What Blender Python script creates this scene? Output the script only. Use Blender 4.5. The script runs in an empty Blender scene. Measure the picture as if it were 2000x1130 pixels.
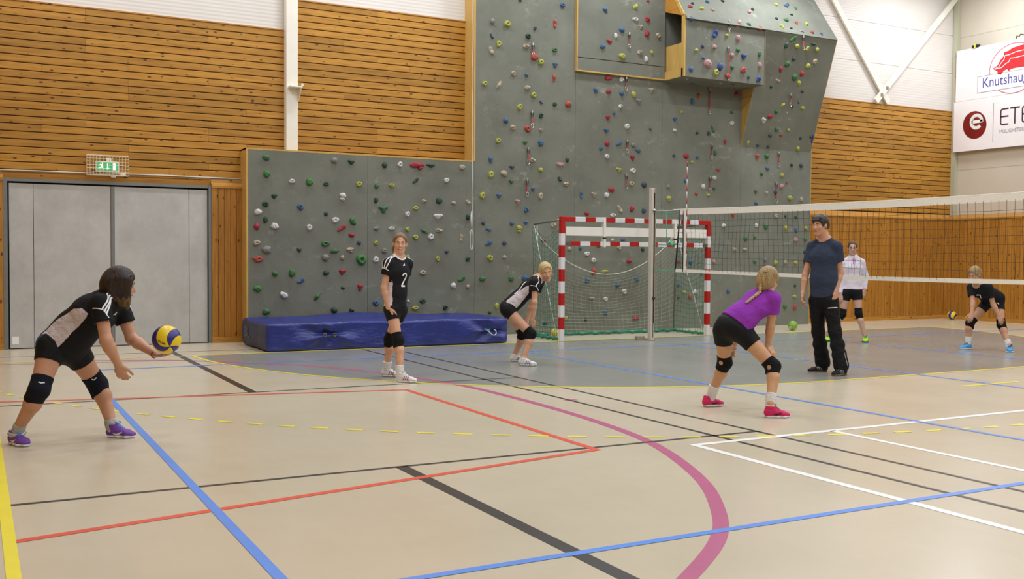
import bpy, bmesh, math, random
import numpy as np
from mathutils import Vector, Matrix, Quaternion

random.seed(7); np.random.seed(7)
scene = bpy.context.scene
COL = scene.collection
PI = math.pi

# ------------------------------------------------------------------ camera
F_PX = 1962.80
YAW, PITCH, ROLL = 0.4928, -0.03234, 0.00687
CAM = Vector((-10.1658, -14.3310, 1.4014))
_f = Vector((math.sin(YAW) * math.cos(PITCH), math.cos(YAW) * math.cos(PITCH), math.sin(PITCH)))
_r = Vector((math.cos(YAW), -math.sin(YAW), 0.0))
_u = _r.cross(_f)
_r2 = math.cos(ROLL) * _r + math.sin(ROLL) * _u
_u2 = -math.sin(ROLL) * _r + math.cos(ROLL) * _u
cam_data = bpy.data.cameras.new('camera')
cam_data.sensor_fit = 'HORIZONTAL'
cam_data.sensor_width = 36.0
cam_data.lens = 36.0 * F_PX / 2000.0
cam_data.clip_end = 200
cam = bpy.data.objects.new('camera', cam_data)
cam.matrix_world = Matrix(((_r2.x, _u2.x, -_f.x, CAM.x), (_r2.y, _u2.y, -_f.y, CAM.y), (_r2.z, _u2.z, -_f.z, CAM.z), (0, 0, 0, 1)))
COL.objects.link(cam)
scene.camera = cam

# ------------------------------------------------------------------ world, lamps, exposure
world = bpy.data.worlds.new('world'); scene.world = world
world.use_nodes = True
world.node_tree.nodes['Background'].inputs[0].default_value = (1.0, 1.0, 1.0, 1)
world.node_tree.nodes['Background'].inputs[1].default_value = 0.02
scene.view_settings.view_transform = 'Standard'
scene.view_settings.look = 'None'
scene.view_settings.gamma = 1.0
scene.view_settings.use_curve_mapping = False
scene.view_settings.exposure = 0.0
CEIL = 8.9
LAMP_W = 105.0
def hall_lamp(x, y, z=CEIL - 0.35, w=LAMP_W):
    d = bpy.data.lights.new('hall_lamp', 'AREA')
    d.shape = 'RECTANGLE'; d.size = 1.5; d.size_y = 0.45
    d.energy = w; d.color = (0.94, 1.0, 1.10)
    o = bpy.data.objects.new('hall_lamp', d)
    o.location = (x, y, z)
    COL.objects.link(o)
for lx in (-8.6, -4.3, -0.2, 4.0, 8.8):
    hall_lamp(lx, 0.2, 7.9 if lx > 3 else CEIL - 0.35, w=150.0)
    for ly in (-4.6, -9.4, -14.2, -19.0):
        hall_lamp(lx, ly)

# ------------------------------------------------------------------ helpers
def lin(h, a=1.0):
    h = h.lstrip('#')
    v = [int(h[i:i + 2], 16) / 255.0 for i in (0, 2, 4)]
    return tuple((c / 12.92 if c <= 0.04045 else ((c + 0.055) / 1.055) ** 2.4) for c in v) + (a,)

def tag(o, label=None, cat=None, group=None, kind=None):
    if label: o['label'] = label
    if cat: o['category'] = cat
    if group: o['group'] = group
    if kind: o['kind'] = kind
    return o

def link(name, mesh, mats=None, parent=None, smooth=False):
    if mats is not None:
        for m in (mats if isinstance(mats, (list, tuple)) else [mats]):
            mesh.materials.append(m)
    if smooth:
        mesh.polygons.foreach_set('use_smooth', [True] * len(mesh.polygons))
    o = bpy.data.objects.new(name, mesh)
    COL.objects.link(o)
    if parent is not None:
        o.parent = parent
    return o

def empty(name, loc=(0, 0, 0)):
    o = bpy.data.objects.new(name, None)
    o.empty_display_size = 0.1
    o.location = loc
    COL.objects.link(o)
    return o

def child(o, parent):
    o.parent = parent
    o.matrix_parent_inverse = Matrix.Translation(-Vector(parent.location))
    return o

class MB:
    """collects boxes, tubes and sheets into one mesh; coordinates are world metres"""
    def __init__(self):
        self.v = []; self.f = []; self.m = []
    def quad(self, a, b, c, d, m=0):
        n = len(self.v); self.v += [tuple(a), tuple(b), tuple(c), tuple(d)]; self.f.append((n, n + 1, n + 2, n + 3)); self.m.append(m); return self
    def poly(self, pts, m=0):
        n = len(self.v); self.v += [tuple(p) for p in pts]; self.f.append(tuple(range(n, n + len(pts)))); self.m.append(m); return self
    def box(self, x0, x1, y0, y1, z0, z1, m=0):
        n = len(self.v)
        self.v += [(x, y, z) for x in (x0, x1) for y in (y0, y1) for z in (z0, z1)]
        for q in ((0, 1, 3, 2), (4, 6, 7, 5), (0, 4, 5, 1), (2, 3, 7, 6), (0, 2, 6, 4), (1, 5, 7, 3)):
            self.f.append(tuple(n + i for i in q)); self.m.append(m)
        return self
    def prism(self, poly, axis, a, b, m=0):
        """extrude a 2d polygon along axis (0,1,2) from a to b"""
        n = len(self.v); k = len(poly)
        for t in (a, b):
            for p in poly:
                c = list(p); c.insert(axis, t); self.v.append(tuple(c))
        self.f.append(tuple(n + i for i in range(k))[::-1]); self.m.append(m)
        self.f.append(tuple(n + k + i for i in range(k))); self.m.append(m)
        for i in range(k):
            j = (i + 1) % k
            self.f.append((n + i, n + j, n + k + j, n + k + i)); self.m.append(m)
        return self
    def tube(self, pts, r, seg=6, m=0, cap=True, closed=False):
        pts = [Vector(p) for p in pts]
        k = len(pts)
        rs = r if isinstance(r, (list, tuple)) else [r] * k
        n0 = len(self.v)
        prev = None
        for i, p in enumerate(pts):
            if closed: t = pts[(i + 1) % k] - pts[i - 1]
            else: t = pts[min(i + 1, k - 1)] - pts[max(i - 1, 0)]
            if t.length < 1e-9: t = Vector((0, 0, 1))
            t.normalize()
            if prev is None:
                a = Vector((0, 0, 1)) if abs(t.z) < 0.9 else Vector((1, 0, 0))
                e = t.cross(a).normalized()
            else:
                e = (prev - t * prev.dot(t))
                e = e.normalized() if e.length > 1e-6 else t.orthogonal().normalized()
            prev = e
            g = t.cross(e)
            for j in range(seg):
                an = 2 * PI * j / seg
                self.v.append(tuple(p + (e * math.cos(an) + g * math.sin(an)) * rs[i]))
        for i in range(k if closed else k - 1):
            for j in range(seg):
                a = n0 + i * seg + j; b = n0 + i * seg + (j + 1) % seg
                i2 = (i + 1) % k
                c = n0 + i2 * seg + (j + 1) % seg; d = n0 + i2 * seg + j
                self.f.append((a, b, c, d)); self.m.append(m)
        if cap and not closed:
            self.f.append(tuple(n0 + j for j in range(seg))[::-1]); self.m.append(m)
            self.f.append(tuple(n0 + (k - 1) * seg + j for j in range(seg))); self.m.append(m)
        return self
    def mesh(self, name):
        me = bpy.data.meshes.new(name)
        me.from_pydata(self.v, [], self.f)
        if any(self.m):
            me.polygons.foreach_set('material_index', self.m)
        me.update()
        return me
    def build(self, name, mats, parent=None, smooth=False, bevel=0.0, weld=False):
        me = self.mesh(name)
        if weld or bevel:
            bm = bmesh.new(); bm.from_mesh(me)
            bmesh.ops.remove_doubles(bm, verts=bm.verts, dist=1e-5)
            if bevel:
                bmesh.ops.bevel(bm, geom=list(bm.edges), offset=bevel, segments=2, profile=0.5, affect='EDGES')
            bmesh.ops.recalc_face_normals(bm, faces=bm.faces)
            bm.to_mesh(me); bm.free()
        return link(name, me, mats, parent, smooth)

def struct(o):
    o['kind'] = 'structure'
    return o

# ------------------------------------------------------------------ materials
class NT:
    def __init__(self, name):
        self.mat = bpy.data.materials.new(name); self.mat.use_nodes = True
        self.t = self.mat.node_tree; self.n = self.t.nodes; self.l = self.t.links
        self.b = self.n['Principled BSDF']
    def new(self, kind, **kw):
        x = self.n.new(kind)
        for k, v in kw.items():
            if k.startswith('i_'):
                key = k[2:]; key = int(key) if key.isdigit() else key
                x.inputs[key].default_value = v
            else: setattr(x, k, v)
        return x
    def link(self, a, b): self.l.new(a, b)
    def math(self, op, a, b=None, c=None):
        x = self.n.new('ShaderNodeMath'); x.operation = op
        for i, v in enumerate((a, b, c)):
            if v is None: continue
            if isinstance(v, (int, float)): x.inputs[i].default_value = v
            else: self.l.new(v, x.inputs[i])
        return x.outputs[0]
    def mix(self, fac, a, b, mode='MIX'):
        x = self.n.new('ShaderNodeMix'); x.data_type = 'RGBA'; x.blend_type = mode
        for s, v in ((x.inputs[0], fac), (x.inputs[6], a), (x.inputs[7], b)):
            if isinstance(v, (int, float, tuple)): s.default_value = v
            else: self.l.new(v, s)
        return x.outputs[2]
    def ramp(self, fac, stops):
        x = self.n.new('ShaderNodeValToRGB')
        e = x.color_ramp.elements
        while len(e) < len(stops): e.new(0.5)
        for k, (p, c) in zip(e, stops): k.position = p; k.color = c
        self.l.new(fac, x.inputs[0])
        return x.outputs[0]
    def noise(self, vec, scale, detail=3, rough=0.55):
        x = self.new('ShaderNodeTexNoise', i_Scale=scale, i_Detail=detail, i_Roughness=rough)
        if vec is not None: self.l.new(vec, x.inputs['Vector'])
        return x.outputs['Fac']
    def pos(self): return self.new('ShaderNodeNewGeometry').outputs['Position']
    def mapping(self, vec, scale=(1, 1, 1), loc=(0, 0, 0), rot=(0, 0, 0)):
        x = self.n.new('ShaderNodeMapping')
        x.inputs['Scale'].default_value = scale; x.inputs['Location'].default_value = loc; x.inputs['Rotation'].default_value = rot
        self.l.new(vec, x.inputs['Vector'])
        return x.outputs[0]
    def bump(self, h, strength=0.3, dist=0.01):
        x = self.n.new('ShaderNodeBump'); x.inputs['Strength'].default_value = strength; x.inputs['Distance'].default_value = dist
        self.l.new(h, x.inputs['Height']); self.l.new(x.outputs[0], self.b.inputs['Normal'])
    def base(self, c):
        if isinstance(c, tuple): self.b.inputs['Base Color'].default_value = c
        else: self.l.new(c, self.b.inputs['Base Color'])
    def set(self, **kw):
        for k, v in kw.items():
            s = self.b.inputs[k.replace('_', ' ')]
            if isinstance(v, (int, float, tuple)): s.default_value = v
            else: self.l.new(v, s)
        return self

def plain(name, hexc, rough=0.6, var=0.06, scale=8.0, metal=0.0, spec=0.5, bump=0.0, bscale=60.0):
    t = NT(name)
    c = lin(hexc)
    p = t.pos()
    n = t.noise(p, scale)
    dark = tuple(x * (1 - var) for x in c[:3]) + (1,); lite = tuple(min(1, x * (1 + var)) for x in c[:3]) + (1,)
    t.base(t.ramp(n, [(0.3, dark), (0.7, lite)]))
    t.set(Roughness=rough, Metallic=metal, Specular_IOR_Level=spec)
    if bump: t.bump(t.noise(p, bscale, 2), bump, 0.005)
    return t.mat

def wood(name, axis, c_lo, c_hi, knot='#3a1c08', knot_amt=0.85, vary=0.16, across=14.0, flat=1):
    """boards: grain along world axis (0 = x, 1 = y, 2 = z); tone differs from board to board"""
    t = NT(name)
    oi = t.new('ShaderNodeObjectInfo').outputs['Random']
    p = t.pos()
    off = t.new('ShaderNodeCombineXYZ')
    for i, k in enumerate((17.3, 5.1, 9.7)): t.link(t.math('MULTIPLY', oi, k), off.inputs[i])
    add = t.n.new('ShaderNodeVectorMath'); add.operation = 'ADD'
    t.link(p, add.inputs[0]); t.link(off.outputs[0], add.inputs[1])
    sc = [across, across, across]; sc[axis] = 0.9
    grain = t.noise(t.mapping(add.outputs[0], tuple(sc)), 2.2, 5, 0.62)
    base = t.ramp(grain, [(0.28, lin(c_lo)), (0.72, lin(c_hi))])
    # board tone
    hsv = t.n.new('ShaderNodeHueSaturation')
    t.link(t.math('ADD', t.math('MULTIPLY', oi, vary * 2), 1 - vary), hsv.inputs['Value'])
    t.link(base, hsv.inputs['Color'])
    sp = t.new('ShaderNodeSeparateXYZ'); t.link(add.outputs[0], sp.inputs[0])
    oth = 3 - axis - flat
    cv = t.new('ShaderNodeCombineXYZ')
    t.link(t.math('MULTIPLY', sp.outputs[axis], 4.4), cv.inputs[0]); t.link(t.math('MULTIPLY', sp.outputs[oth], 10.0), cv.inputs[1])
    vor = t.new('ShaderNodeTexVoronoi', i_Scale=1.0); vor.voronoi_dimensions = '2D'; vor.feature = 'F1'
    t.link(cv.outputs[0], vor.inputs['Vector'])
    vorr = t.new('ShaderNodeSeparateColor'); t.link(vor.outputs['Color'], vorr.inputs[0])
    size = t.math('ADD', t.math('MULTIPLY', vorr.outputs[0], 0.24), -0.07)
    k = t.math('MULTIPLY', t.math('SUBTRACT', size, vor.outputs['Distance']), 14.0)
    kc = t.n.new('ShaderNodeClamp'); t.link(k, kc.inputs[0])
    t.base(t.mix(t.math('MULTIPLY', kc.outputs[0], knot_amt), hsv.outputs[0], lin(knot)))
    t.set(Roughness=0.42, Specular_IOR_Level=0.35)
    t.bump(grain, 0.08, 0.004)
    return t.mat

M = {}
M['slat'] = wood('slat_wood', 0, '#9c6a22', '#c08c3a')
M['board'] = wood('board_wood', 2, '#96601c', '#b98236', vary=0.12)
M['board_s'] = wood('board_wood_right', 2, '#96601c', '#b98236', vary=0.12, flat=0)
M['board_h'] = wood('board_wood_level', 0, '#a06c24', '#c48e40', vary=0.10)
M['board_y'] = wood('board_wood_side', 1, '#a06c24', '#c48e40', vary=0.10, flat=0)
M['ply'] = wood('plywood_edge', 2, '#b8914a', '#d0ab62', knot_amt=0.2, vary=0.06)
M['groove'] = plain('dark_backing', '#2a1808', 0.9)

def climb_mat():
    t = NT('climbing_board_grey')
    p = t.pos()
    n = t.noise(p, 1.3, 5, 0.6)
    base = t.ramp(n, [(0.3, lin('#6b6c60')), (0.7, lin('#7c7d70'))])
    # chalk smears
    ch = t.noise(t.mapping(p, (3.2, 3.2, 4.6)), 1.6, 7, 0.72)
    patch = t.noise(t.mapping(p, (.9, 1, 1.1), (3.1, 0, 8.2)), 1.1, 2)
    fac = t.math('MULTIPLY', t.ramp(ch, [(0.55, (0, 0, 0, 1)), (0.72, (1, 1, 1, 1))]), t.ramp(patch, [(0.46, (0, 0, 0, 1)), (0.66, (.7, .7, .7, 1))]))
    base = t.mix(fac, base, lin('#a8a89c'))
    # bolt holes on a 25 cm grid
    sx = t.new('ShaderNodeSeparateXYZ'); t.link(p, sx.inputs[0])
    fx = t.math('SUBTRACT', t.math('FRACT', t.math('MULTIPLY', sx.outputs[0], 4.0)), 0.5)
    fz = t.math('SUBTRACT', t.math('FRACT', t.math('MULTIPLY', sx.outputs[2], 4.0)), 0.5)
    d = t.math('SQRT', t.math('ADD', t.math('MULTIPLY', fx, fx), t.math('MULTIPLY', fz, fz)))
    hole = t.math('LESS_THAN', d, 0.028)
    base = t.mix(t.math('MULTIPLY', hole, 0.45), base, lin('#2c2c26'))
    t.base(base)
    t.set(Roughness=0.85, Specular_IOR_Level=0.25)
    t.bump(t.noise(p, 90, 3), 0.15, 0.004)
    return t.mat
M['climb'] = climb_mat()

def floor_mat(name, a, b, rough):
    t = NT(name)
    p = t.pos()
    n = t.noise(p, 0.55, 6, 0.62)
    s = t.noise(t.mapping(p, (7, .8, 1), rot=(0, 0, .4)), 2.0, 5, 0.65)
    c = t.ramp(n, [(0.3, lin(a)), (0.7, lin(b))])
    c = t.mix(t.math('MULTIPLY', s, 0.10), c, lin('#efe6d2'))
    t.base(c)
    t.set(Roughness=t.math('ADD', t.math('MULTIPLY', n, 0.08), rough - 0.04), Specular_IOR_Level=0.45)
    t.bump(t.noise(p, 1.1, 2), 0.05, 0.01)
    return t.mat
M['floor'] = floor_mat('sports_floor_beige', '#c4b69b', '#cdc0a6', 0.24)
M['zone'] = floor_mat('goal_area_grey', '#858780', '#908f87', 0.22)
def paint(name, hexc): return plain(name, hexc, 0.32, 0.04, 5.0)
M['l_yellow'] = paint('paint_yellow', '#f0e03c')
M['l_blue'] = paint('paint_blue', '#5b8fe2')
M['l_black'] = paint('paint_black', '#34302c')
M['l_red'] = paint('paint_red', '#e2563c')
M['l_white'] = paint('paint_white', '#f4f2ec')
M['l_mag'] = paint('paint_magenta', '#b85a80')
M['white_panel'] = plain('white_wall_panel', '#d9d2c8', 0.5, 0.03, 1.5)
M['beige_panel'] = plain('beige_wall_panel', '#cbc0ad', 0.55, 0.03, 1.5)
M['steel_paint'] = plain('cream_painted_steel', '#ebe5d4', 0.45, 0.03, 4)
M['corner_paint'] = plain('greenish_painted_steel', '#b9b79c', 0.45, 0.03, 4)
def door_mat():
    t = NT('grey_door_sheet')
    p = t.pos()
    n = t.noise(t.mapping(p, (1.2, 1, 1.0)), 1.8, 6, 0.7)
    f = t.noise(t.mapping(p, (40, 1, 3)), 2, 3)
    c = t.ramp(n, [(0.3, lin('#a9a7a1')), (0.72, lin('#c6c4be'))])
    t.base(t.mix(t.math('MULTIPLY', f, 0.15), c, lin('#d0cec8')))
    t.set(Roughness=0.5, Metallic=0.05)
    return t.mat
M['door'] = door_mat()
M['door_trim'] = plain('grey_door_frame', '#7f817c', 0.4, 0.05, metal=0.3)
M['dark'] = plain('dark_gap', '#1c1c1a', 0.8)
M['steel'] = plain('galvanised_steel', '#9c978d', 0.32, 0.05, metal=0.85)
M['silver'] = plain('bright_metal', '#c8c6c0', 0.25, 0.04, metal=0.9)
M['post'] = plain('post_aluminium', '#cdc4b6', 0.4, 0.03, metal=0.1)
M['black'] = plain('black_plastic', '#17171a', 0.45)
M['goal_red'] = plain('goal_red', '#b3130e', 0.35, 0.05)
M['goal_white'] = plain('goal_white', '#e2dedb', 0.4, 0.03)
M['board_white'] = plain('white_board', '#efe9dd', 0.45, 0.02)
M['goal_grey'] = plain('goal_bracket', '#6f6a5e', 0.4, 0.05, metal=0.6)
M['tape'] = plain('net_tape', '#ece7d8', 0.7, 0.03, 20)
M['net_black'] = plain('black_net_cord', '#26261f', 0.85)
M['net_green'] = plain('green_net_cord', '#2f7a5c', 0.85)
M['net_pale'] = plain('pale_net_cord', '#a9b39a', 0.85)
M['rope_white'] = plain('white_rope', '#d9d8cc', 0.8)
M['rope_green'] = plain('green_cord', '#43a578', 0.7)
M['red_web'] = plain('red_webbing', '#a83a40', 0.7)
M['sign_white'] = plain('sign_white', '#f2efe6', 0.5)
M['cage'] = plain('cream_wire', '#e6d6b4', 0.45, metal=0.2)

# ================================================================== the hall
XW, XE, YS, YN = -10.74, 10.74, -26.0, 2.13      # inner faces of the walls
ZT = CEIL
fl = struct(MB().box(XW - .2, XE + .2, YS - .2, YN + .3, -0.12, 0.0).build('floor', M['floor']))

def strip(name, pts, w, z, mat, parent=fl):
    mb = MB(); pts = [Vector((p[0], p[1], 0)) for p in pts]
    L = []; R = []
    for i, p in enumerate(pts):
        a = pts[i] - pts[i - 1] if i else pts[1] - pts[0]
        b = pts[i + 1] - pts[i] if i < len(pts) - 1 else pts[-1] - pts[-2]
        a.normalize(); b.normalize()
        n = Vector((-(a + b).y, (a + b).x, 0)).normalized()
        k = 1.0 / max(0.35, n.dot(Vector((-a.y, a.x, 0))))
        L.append(p + n * w * .5 * k); R.append(p - n * w * .5 * k)
    for i in range(len(pts) - 1):
        mb.quad((R[i].x, R[i].y, z), (R[i + 1].x, R[i + 1].y, z), (L[i + 1].x, L[i + 1].y, z), (L[i].x, L[i].y, z))
    return mb.build(name, mat, parent)

# grey goal area inside the six metre line
def area_pts(r, n=28):
    out = []
    for i in range(n + 1):
        a = PI + (PI / 2) * i / n
        out.append((-1.5 + r * math.cos(a), 0.08 + r * math.sin(a)))
    for i in range(n + 1):
        a = 1.5 * PI + (PI / 2) * i / n
        out.append((1.5 + r * math.cos(a), 0.08 + r * math.sin(a)))
    return out
zp = area_pts(5.96)
MB().poly([(x, y, 0.0006) for x, y in zp]).build('goal_area', M['zone'], fl)
Z0 = 0.0011
def cr(pts, n=8):
    out = []
    P = [Vector(p) for p in pts]
    for i in range(len(P) - 1):
        a, b, c, d = P[max(i - 1, 0)], P[i], P[i + 1], P[min(i + 2, len(P) - 1)]
        for k in range(n):
            t = k / n
            out.append(0.5 * ((2 * b) + (c - a) * t + (2 * a - 5 * b + 4 * c - d) * t * t + (3 * b - a - 3 * c + d) * t ** 3))
    out.append(P[-1])
    return out
mag = [(-9.0, -0.05), (-7.9, -.45), (-7.2, -1.04), (-6.42, -1.87), (-5.85, -3.0), (-5.5, -4.35), (-5.42, -5.5), (-5.44, -6.69), (-5.55, -7.73), (-5.74, -8.46), (-6.1, -9.31), (-6.48, -9.93), (-6.88, -10.42), (-7.45, -10.88), (-8.2, -11.4)]
strip('marking_line', [(v.x, v.y) for v in cr([(x, y, 0) for x, y in mag])], 0.085, Z0, M['l_mag'])
strip('marking_line', [(-5.06, -5.94), (-4.93, -5.94)], 0.07, Z0 + .0002, M['l_mag'])
# black lines
for a, b, w in (((-5.02, 1.6), (-5.0, -15), .04), ((-4.6, 1.6), (-4.54, -15), .04), ((-10.0, -8.12), (-4.54, -8.12), .04), ((-10.0, -4.03), (-4.58, -4.10), .04),
                ((-7.64, 1.5), (-7.65, -4.03), .085), ((-7.66, -8.12), (-7.64, -15), .085), ((-10.4, .86), (-5.6, .56), .03)):
    strip('marking_line', [a, b], w, Z0 + .0004, M['l_black'])
strip('marking_line', [(-10.0, -8.92), (-6.165, -8.2), (-6.165, -4.55), (-10.0, -3.72)], 0.06, Z0 + .0006, M['l_red'])
strip('marking_line', [(-10.075, -5.2), (-10.075, -7.0)], 0.045, Z0 + .0006, M['l_red'])
strip('marking_line', [(-9.9, -.16), (-7.7, -.55)], 0.035, Z0 + .0003, M['l_mag'])
# white court
strip('marking_line', [(-5.40, -15), (-5.40, -8.37), (6.0, -8.33)], 0.065, Z0 + .0005, M['l_white'])
strip('marking_line', [(-3.99, -15), (-3.99, -8.37)], 0.06, Z0 + .0005, M['l_white'])
# yellow handball lines
strip('marking_line', [(-10.02, .05), (10.0, .03)], 0.055, Z0 + .0007, M['l_yellow'])
strip('marking_line', area_pts(5.975), 0.05, Z0 + .0008, M['l_yellow'])
strip('marking_line', [(-.5, -6.895), (.5, -6.895)], 0.06, Z0 + .0008, M['l_yellow'])
strip('marking_line', [(-.075, -3.895), (.075, -3.895)], 0.06, Z0 + .0008, M['l_yellow'])
strip('marking_line', [(-10.02, .05), (-10.02, -20)], 0.06, Z0 + .0009, M['l_yellow'])
def along(r, s):
    q = PI / 2 * r
    if s < q: a = PI + s / r; return (-1.5 + r * math.cos(a), .08 + r * math.sin(a))
    if s < q + 3: return (-1.5 + s - q, .08 - r)
    a = 1.5 * PI + (s - q - 3) / r; return (1.5 + r * math.cos(a), .08 + r * math.sin(a))
s = 0.0
RD = 8.975
while s < PI * RD + 3 - .2:
    p0 = along(RD, s); pm = along(RD, s + .075); p1 = along(RD, s + .15)
    if p0[0] > -10.6: strip('marking_dash', [p0, pm, p1], 0.05, Z0 + .0009, M['l_yellow'])
    s += .30
# blue volleyball court
for a, b in (((-9.0, -10.35), (-9.0, -1.3)), ((-9.0, -10.32), (9.0, -10.32)), ((-9.0, -1.3), (9.0, -1.3)), ((-2.95, -10.32), (-2.95, -1.3)), ((2.95, -10.32), (2.95, -1.3)), ((9.0, -10.32), (9.0, -1.3)), ((0, -10.32), (0, -1.3))):
    strip('marking_line', [a, b], .055, Z0 + .0011, M['l_blue'])

# ---- wall shells
wb = struct(MB().box(XW - .2, XE + .2, YN, YN + .25, 0, ZT).build('wall_back', M['white_panel']))
wr = struct(MB().box(XE, XE + .25, YS, YN + .25, 0, ZT).build('wall_right', M['beige_panel']))
wl = struct(MB().box(XW - .25, XW, YS, YN + .25, 0, ZT).build('wall_left', plain('left_wall_wood', '#a07a48', .6)))
wf = struct(MB().box(XW - .2, XE + .2, YS - .25, YS, 0, ZT).build('wall_front', plain('front_wall_grey', '#8d877c', .6)))
ce = struct(MB().box(XW - .2, XE + .2, YS - .2, YN + .3, ZT, ZT + .2).build('ceiling', plain('ceiling_grey', '#aeaba4', .7)))

# ---- level slats on the back wall: every board one piece, butt joints staggered
slat_cache = {}
def slat(x0, x1, z0, z1):
    L = round(x1 - x0, 3); H = round(z1 - z0, 3)
    if (L, H) not in slat_cache:
        me = MB().box(-L / 2, L / 2, 0, .024, -H / 2, H / 2).mesh('slat')
        bm = bmesh.new(); bm.from_mesh(me)
        bmesh.ops.remove_doubles(bm, verts=bm.verts, dist=1e-6)
        bmesh.ops.bevel(bm, geom=[e for e in bm.edges if abs(e.verts[0].co.x - e.verts[1].co.x) > .01 and e.verts[0].co.y < .01], offset=.005, segments=1, affect='EDGES')
        bm.to_mesh(me); bm.free()
        me.materials.append(M['slat'])
        slat_cache[(L, H)] = me
    o = bpy.data.objects.new('slat', slat_cache[(L, H)])
    o.location = ((x0 + x1) / 2, 2.095 + random.uniform(-.0015, .0015), (z0 + z1) / 2)
    COL.objects.link(o); o.parent = wb
PITCH_S = 0.1115
def slat_bay(x0, x1, zt, zb):
    MB().box(x0, x1, 2.112, YN + .01, zb, zt).build('batten_backing', M['groove'], wb)
    z = zt; r = 0
    while z - PITCH_S > zb - .06:
        cuts = [x0]
        x = x0 + random.choice((0.9, 1.5, 2.1, 2.7))
        while x < x1 - .5:
            cuts.append(x); x += random.choice((1.8, 2.4, 2.4, 3.0))
        cuts.append(x1)
        for a, b in zip(cuts, cuts[1:]):
            slat(a + .001, b - .001, max(z - PITCH_S + .013, zb), z)
        z -= PITCH_S; r += 1
slat_bay(XW, -5.56, 5.08, 2.62)
slat_bay(-5.50, -2.30, 5.60, 3.09)
slat_bay(5.72, XE - .01, 4.95, 2.48)
slat_bay(-6.30, -5.56, 3.2, 3.085) if False else None
# top trims over the slats
for x0, x1, z in ((XW, -5.56, 5.08), (-5.5, -2.3, 5.60), (5.72, XE, 4.95)):
    MB().box(x0, x1, 2.085, YN, z + .002, z + .022).build('slat_trim', M['board_h'], wb)
# white ribbed cassettes above
def ribbed():
    t = NT('white_ribbed_panel'); p = t.pos()
    t.base(t.ramp(t.noise(p, .8, 3), [(.3, lin('#d6cec4')), (.7, lin('#dfd8ce'))]))
    w = t.new('ShaderNodeTexWave', i_Scale=5.2, i_Distortion=0.0); w.bands_direction = 'Z'
    t.link(p, w.inputs['Vector']); t.set(Roughness=.5); t.bump(w.outputs['Fac'], .16, .012)
    return t.mat
M['ribbed'] = ribbed()
def cassettes(x0, x1, z0):
    z = z0
    while z < ZT:
        x = x0
        while x < x1 - .05:
            MB().box(x + .004, min(x + 6.0, x1) - .004, 2.118, YN, z + .004, min(z + .9, ZT) - .004).build('wall_panel', M['ribbed'], wb)
            x += 6.0
        z += .9
cassettes(XW, -5.56, 5.105); cassettes(-5.5, 1.0, 5.625); cassettes(5.2, XE, 4.975); cassettes(1.0, 5.2, 6.9)
# steel column with its bracket
MB().box(-5.625, -5.43, 1.96, 2.1, 3.05, ZT).build('steel_column', M['steel_paint'], wb, bevel=.008)
mb = MB(); mb.box(-5.60, -5.40, 1.80, 1.962, 4.135, 4.155); mb.prism([(1.962, 4.135), (1.81, 4.135), (1.962, 3.93)], 0, -5.425, -5.41)
mb.tube([(-5.40, 1.82, 4.16), (-5.40, 1.82, 4.2)], .02, 8)
mb.build('column_bracket', M['steel_paint'], wb)
# crossed braces
def brace(a, b, y, w=.13, t=.05):
    a = Vector((a[0], y, a[1])); b = Vector((b[0], y, b[1])); d = (b - a).normalized(); n = d.cross(Vector((0, 1, 0))) * w * .5
    mb = MB(); P = [a - n, b - n, b + n, a + n]
    mb.prism([(p.x, p.z) for p in P], 1, y - t * .5, y + t * .5)
    return mb.build('steel_brace', M['steel_paint'], wb)
brace((5.6, 8.4), (8.42, 5.0), 2.06); brace((11.0, 8.06), (7.95, 4.99), 2.0)
MB().box(8.08, 8.15, 1.965, 1.975, 5.11, 5.18).build('brace_plate', M['steel'], wb)
MB().box(8.25, 8.32, 1.965, 1.975, 5.28, 5.35).build('brace_plate', M['steel'], wb)
MB().box(XE - .10, XE - .005, 1.98, 2.1, 2.47, ZT).build('corner_post', M['corner_paint'], wb)

# ---- dado of upright boards
def dado_x(x0, x1, zt, w=.104):
    """boards side by side along the back wall"""
    MB().box(x0, x1, 2.018, YN, 0.0, zt - .01).build('dado_backing', M['groove'], wb)
    n = max(1, round((x1 - x0) / w)); w = (x1 - x0) / n
    me = MB().box(-w / 2 + .003, w / 2 - .003, 0, .02, .09, zt).mesh('dado_board'); me.materials.append(M['board'])
    for i in range(n):
        o = bpy.data.objects.new('dado_board', me); o.location = (x0 + (i + .5) * w, 2.0 + random.uniform(-.001, .001), 0); COL.objects.link(o); o.parent = wb
    MB().prism([(1.985, zt - .02), (1.985, zt + .012), (2.098, zt + .115), (2.12, zt + .115), (2.12, zt - .02)], 0, x0 - .004, (10.74 if x1 > 9 else x1 + .004)).build('dado_cap', M['board_h'], wb)
    struct(MB().box(x0, x1, 1.99, 2.02, 0, .09).build('baseboard_back', M['board_h']))
dado_x(XW + .02, -9.77, 2.485)
dado_x(-6.81, -6.325, 2.485)
dado_x(5.73, 10.35, 2.37)
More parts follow.
